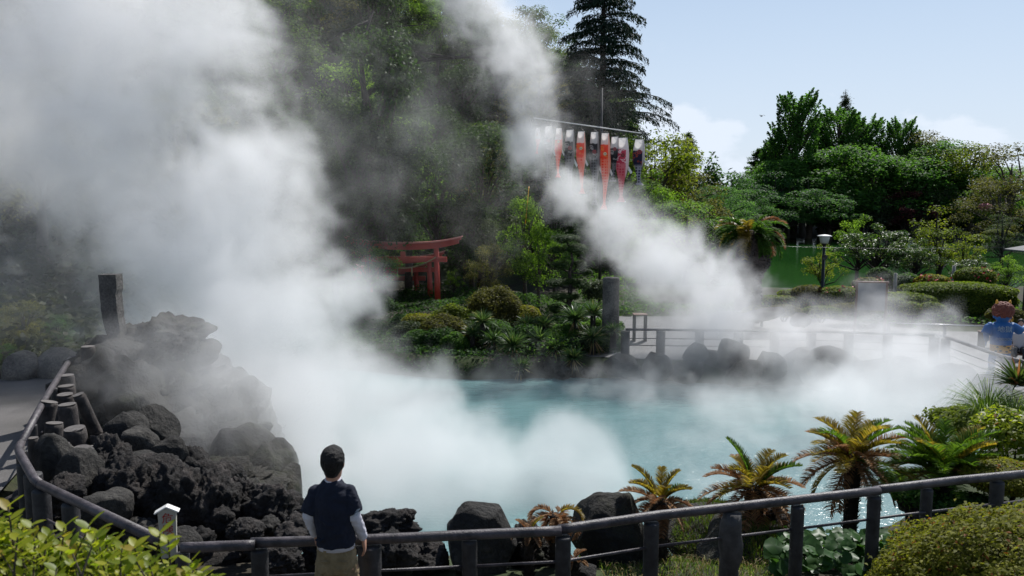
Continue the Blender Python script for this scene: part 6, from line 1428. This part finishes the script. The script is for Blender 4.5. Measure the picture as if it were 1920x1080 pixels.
# ------------------------------------------------------------------ steam
def steam(name, blobs, vox, dens, label, aniso=.35, nscale=.45, amp=.9, soft=.6, seed=0., det=6, warp=1.6, zmin=.03, rough=.58, sm=.15, billow=.9):
    lo_ = [min(b[0][i] - b[1][i] * 1.35 for b in blobs) for i in range(3)]; hi = [max(b[0][i] + b[1][i] * 1.35 for b in blobs) for i in range(3)]
    lo_[2] = max(lo_[2], zmin)
    me = bpy.data.meshes.new(name); me.from_pydata([lo_, hi], [], []); ob = bpy.data.objects.new(name, me); COL.objects.link(ob)
    tag(ob, label, 'steam', kind='stuff')
    m = bpy.data.materials.new(name); m.use_nodes = True; t = m.node_tree; t.nodes.clear()
    pv = t.nodes.new('ShaderNodeVolumePrincipled'); out = t.nodes.new('ShaderNodeOutputMaterial')
    pv.inputs['Color'].default_value = (.997, .998, 1., 1); pv.inputs['Density'].default_value = dens; pv.inputs['Anisotropy'].default_value = aniso
    t.links.new(pv.outputs[0], out.inputs['Volume']); me.materials.append(m)
    g = bpy.data.node_groups.new(name, 'GeometryNodeTree')
    g.interface.new_socket('Geometry', in_out='INPUT', socket_type='NodeSocketGeometry'); g.interface.new_socket('Geometry', in_out='OUTPUT', socket_type='NodeSocketGeometry')
    N = g.nodes.new; L = g.links.new
    o = N('NodeGroupOutput'); vc = N('GeometryNodeVolumeCube'); sm_ = N('GeometryNodeSetMaterial')
    vc.inputs['Min'].default_value = lo_; vc.inputs['Max'].default_value = hi
    for i, a in enumerate('XYZ'): vc.inputs['Resolution ' + a].default_value = max(2, int((hi[i] - lo_[i]) / vox))
    sm_.inputs['Material'].default_value = m
    L(vc.outputs[0], sm_.inputs[0]); L(sm_.outputs[0], o.inputs[0]); pos = N('GeometryNodeInputPosition')
    def ma(op, a, b=None, c=None):
        n = N('ShaderNodeMath'); n.operation = op
        for i, x in enumerate((a, b, c)):
            if x is None: continue
            if isinstance(x, (int, float)): n.inputs[i].default_value = x
            else: L(x, n.inputs[i])
        return n.outputs[0]
    def ve(op, a, b=None):
        n = N('ShaderNodeVectorMath'); n.operation = op
        for i, x in enumerate((a, b)):
            if x is None: continue
            if isinstance(x, (tuple, list, Vector)): n.inputs[i].default_value = tuple(x)
            else: L(x, n.inputs[i])
        return n.outputs[1] if op == 'LENGTH' else n.outputs[0]
    def no(p, scale, dt, rg, w=0., col=False):
        n = N('ShaderNodeTexNoise'); n.noise_dimensions = '4D'; n.inputs['Scale'].default_value = scale; n.inputs['Detail'].default_value = dt; n.inputs['Roughness'].default_value = rg; n.inputs['W'].default_value = w
        L(p, n.inputs['Vector']); return n.outputs[1 if col else 0]
    def warp_(p, scale, amt, w):
        cv = ve('SUBTRACT', no(p, scale, 2, .5, w, True), (.5, .5, .5)); n = N('ShaderNodeVectorMath'); n.operation = 'SCALE'; L(cv, n.inputs[0]); n.inputs['Scale'].default_value = amt
        return ve('ADD', p, n.outputs[0])
    wp = warp_(pos.outputs[0], nscale * .6, warp, seed + 3); wp2 = warp_(wp, nscale * 1.9, warp * .35, seed + 9)
    Sx = None
    for (ctr, rd, w_) in blobs:
        d = ve('LENGTH', ve('MULTIPLY', ve('SUBTRACT', wp, ctr), [1 / r for r in rd])); s = ma('MULTIPLY_ADD', d, -w_, w_)
        Sx = s if Sx is None else ma('SMOOTH_MAX', Sx, s, sm)
    v = ma('ADD', Sx, ma('MULTIPLY_ADD', no(wp2, nscale, det, rough, seed), amp * 2, -amp))
    bl = ma('ABSOLUTE', ma('MULTIPLY_ADD', no(wp2, nscale * 2.1, 3, .5, seed + 21), 2, -1)); v = ma('ADD', v, ma('MULTIPLY_ADD', bl, billow, -billow * .16))
    mr = N('ShaderNodeMapRange'); mr.interpolation_type = 'SMOOTHSTEP'; mr.inputs['From Min'].default_value = 0.; mr.inputs['From Max'].default_value = soft
    L(v, mr.inputs['Value']); L(mr.outputs[0], vc.inputs['Density'])
    md = ob.modifiers.new('steam', 'NODES'); md.node_group = g
    return ob
def B(px, py, Y, r, wt=1., sy=1., sz=1.):
    p = at(px, py, Y=Y); return (p, (r, r * sy, r * sz), wt)
left = [B(620, 960, 12.2, 1.5, 1.3), B(760, 960, 12.4, 1.6, 1.4), B(770, 890, 14, 1.8, 1.4), B(1085, 875, 13.6, 1.0, 2.2), B(1060, 930, 13.2, 1.1, 2.0), B(1130, 930, 13., .8, 1.8), B(930, 965, 12.8, 1.3, 1.4), B(1100, 985, 12.2, .9, 1.3), B(1000, 975, 12.8, 1.1, 1.3), B(850, 930, 13.4, 1.7, 1.5), B(640, 800, 15, 2.1, 1.4), B(770, 800, 15.4, 1.4, 1.3), B(510, 680, 16, 2.3, 1.2, .8), B(560, 560, 17, 1.8, 1.1, .8), B(400, 500, 17, 2.8, 1.1, .8), B(440, 330, 18, 2.5, 1.1, .7), B(230, 300, 18, 3.0, 1., .6), B(130, 120, 18.5, 3.6, 1., .55), B(-60, 200, 18.5, 3.5, 1., .55), B(300, 60, 19, 3.0, 1.05, .6), B(390, 60, 19.5, 1.9, 1.), B(100, -60, 19, 3.5, 1., .5), B(470, 800, 13.8, 1.5, 1.2), B(530, 760, 13.4, 1.2, 1.2), B(360, 700, 14.6, 1.2, 1.1), B(630, 530, 18, 1.15, .9), B(600, 690, 16, 1.6, 1.1)]
steam('steam_plume', left, .10, .85, 'huge white steam plume rising from the near pool to the upper left', seed=0, nscale=.62, amp=.9, soft=.6, rough=.64, warp=1.9, billow=1.0)
mid = [B(1700, 720, 19, 1.9, 1.4), B(1775, 710, 17.8, 1.3, 1.4), B(1600, 750, 18, 1.3, 1.2), B(1480, 670, 21., 1.4, 1.1), B(1340, 570, 22, 1.8, 1.15), B(1250, 500, 22.6, 1.8, 1.1), B(1170, 430, 23.5, 1.5, 1.), B(1080, 370, 24, 1.3, .9), B(1000, 280, 24.5, 1.4, .85), B(985, 180, 25, 1.4, .8), B(960, 80, 26, 1.5, .8), B(900, 0, 27, 1.7, .8), B(870, -60, 27, 1.8)]
steam('steam_plume', mid, .09, 1.2, 'slanting steam plume from the right of the pool across the carp streamers', seed=5, nscale=.8, amp=.95, warp=1.7, soft=.95, rough=.64, billow=1.0)
mist = [B(1200, 730, 19.5, 2.2, .85, 1., .35), B(1400, 760, 18, 2.6, .9, 1, .35), B(1650, 760, 16, 3, 1., 1, .4), B(1500, 850, 14, 2.2, .45, 1, .25), B(1000, 720, 20.5, 2.2, .6, .8, .3), B(1560, 650, 21.2, 3.0, 1.2, .6, .5), B(1680, 650, 21, 2.2, 1.2, .6, .5), B(1300, 660, 21.4, 2.6, 1.1, .6, .6), B(1420, 670, 20.8, 2.2, 1.1, .6, .5), B(1350, 880, 13, 2, .45, 1, .2), B(1640, 570, 25.5, 1.1, .6)]
steam('steam_wisps', mist, .10, .7, 'low ragged steam drifting over the turquoise water and the far bank', seed=11, nscale=1.0, warp=1.6, soft=1.0, zmin=.08, amp=1.)
veil = [B(620, 330, 24, 4, .75, .6), B(780, 260, 27, 4., .6, .6), B(560, 120, 22, 3.2, .8, .6), B(900, 60, 29, 3.0, .75, .5), B(660, 500, 24, 1.8, .8, .5), B(900, 400, 28, 2.4, .5, .5), B(60, 470, 15.5, 3.2, 1.1, .7), B(40, 610, 14.2, 1.9, .8, .6), B(130, 600, 14.5, 1.6, .9, .6), B(200, 560, 15, 2.2, .9, .7), B(1080, 200, 30, 2.2, .7, .5)]
steam('steam_veil', veil, .16, .13, 'thin grey veil of steam hanging before the wooded hillside', seed=17, nscale=.6, warp=2.4, soft=1.1, amp=1.1)
rockv = [B(300, 670, 11.6, 1.4, 1.05, .5), B(400, 720, 11.6, 1.6, 1.3, .5), B(440, 820, 10.8, 1.0, .8, .5), B(220, 720, 11, 1.1, .75, .5), B(480, 700, 12, 1.3, 1.2, .7), B(350, 780, 11.0, 1.3, .8, .5), B(180, 700, 11.6, .9, .7, .5)]
steam('steam_wisps', rockv, .08, .55, 'thin steam curling in front of the rock mound on the left', seed=29, nscale=1.1, warp=1.4, soft=1.0, amp=1.)

# ------------------------------------------------------------------ labels of the look-alikes: place of each one in its row
def ordn(n): return '%d%s' % (n, 'th' if 10 <= n % 100 <= 20 else {1: 'st', 2: 'nd', 3: 'rd'}.get(n % 10, 'th'))
def px_of(o): l = o.location; return l.x / max(l.y, .1)
def name_rows(names, head, rows, tail):
    obs = [o for o in bpy.data.objects if o.parent is None and o.get('group') in names]
    keys = sorted(obs, key=lambda o: o.location.y); k = max(1, math.ceil(len(keys) / rows)); words = ['nearest', 'second', 'third', 'fourth', 'fifth', 'sixth', 'seventh', 'rearmost']
    for r in range(rows):
        row = sorted(keys[r * k:(r + 1) * k], key=px_of)
        for i, o in enumerate(row):
            w = words[r] if r < rows - 1 or rows == 1 else 'rearmost'
            o['label'] = head(o) + ', ' + ordn(i + 1) + ' from the left' + (' in the ' + w + ' row ' if rows > 1 else ' ') + tail
HEAD = {'evergreen_tree': 'dark evergreen tree', 'leafy_tree': 'mid green leafy tree', 'olive_brown_tree': 'olive brown tree', 'light_green_tree': 'light green tree'}
name_rows(set(k[1] for k in kinds), lambda o: HEAD[o.name.split('.')[0]], 8, 'on the hillside')
name_rows({'tangled shrubs on the far bank'}, lambda o: 'low tangled shrub', 3, 'below the torii gates')
name_rows({'lava rubble lumps inside the left railing'}, lambda o: 'fist sized lava lump', 4, 'of rubble lumps')
name_rows({'waterline rocks of the far bank'}, lambda o: 'small dark rock', 1, 'along the waterline below the yuccas')
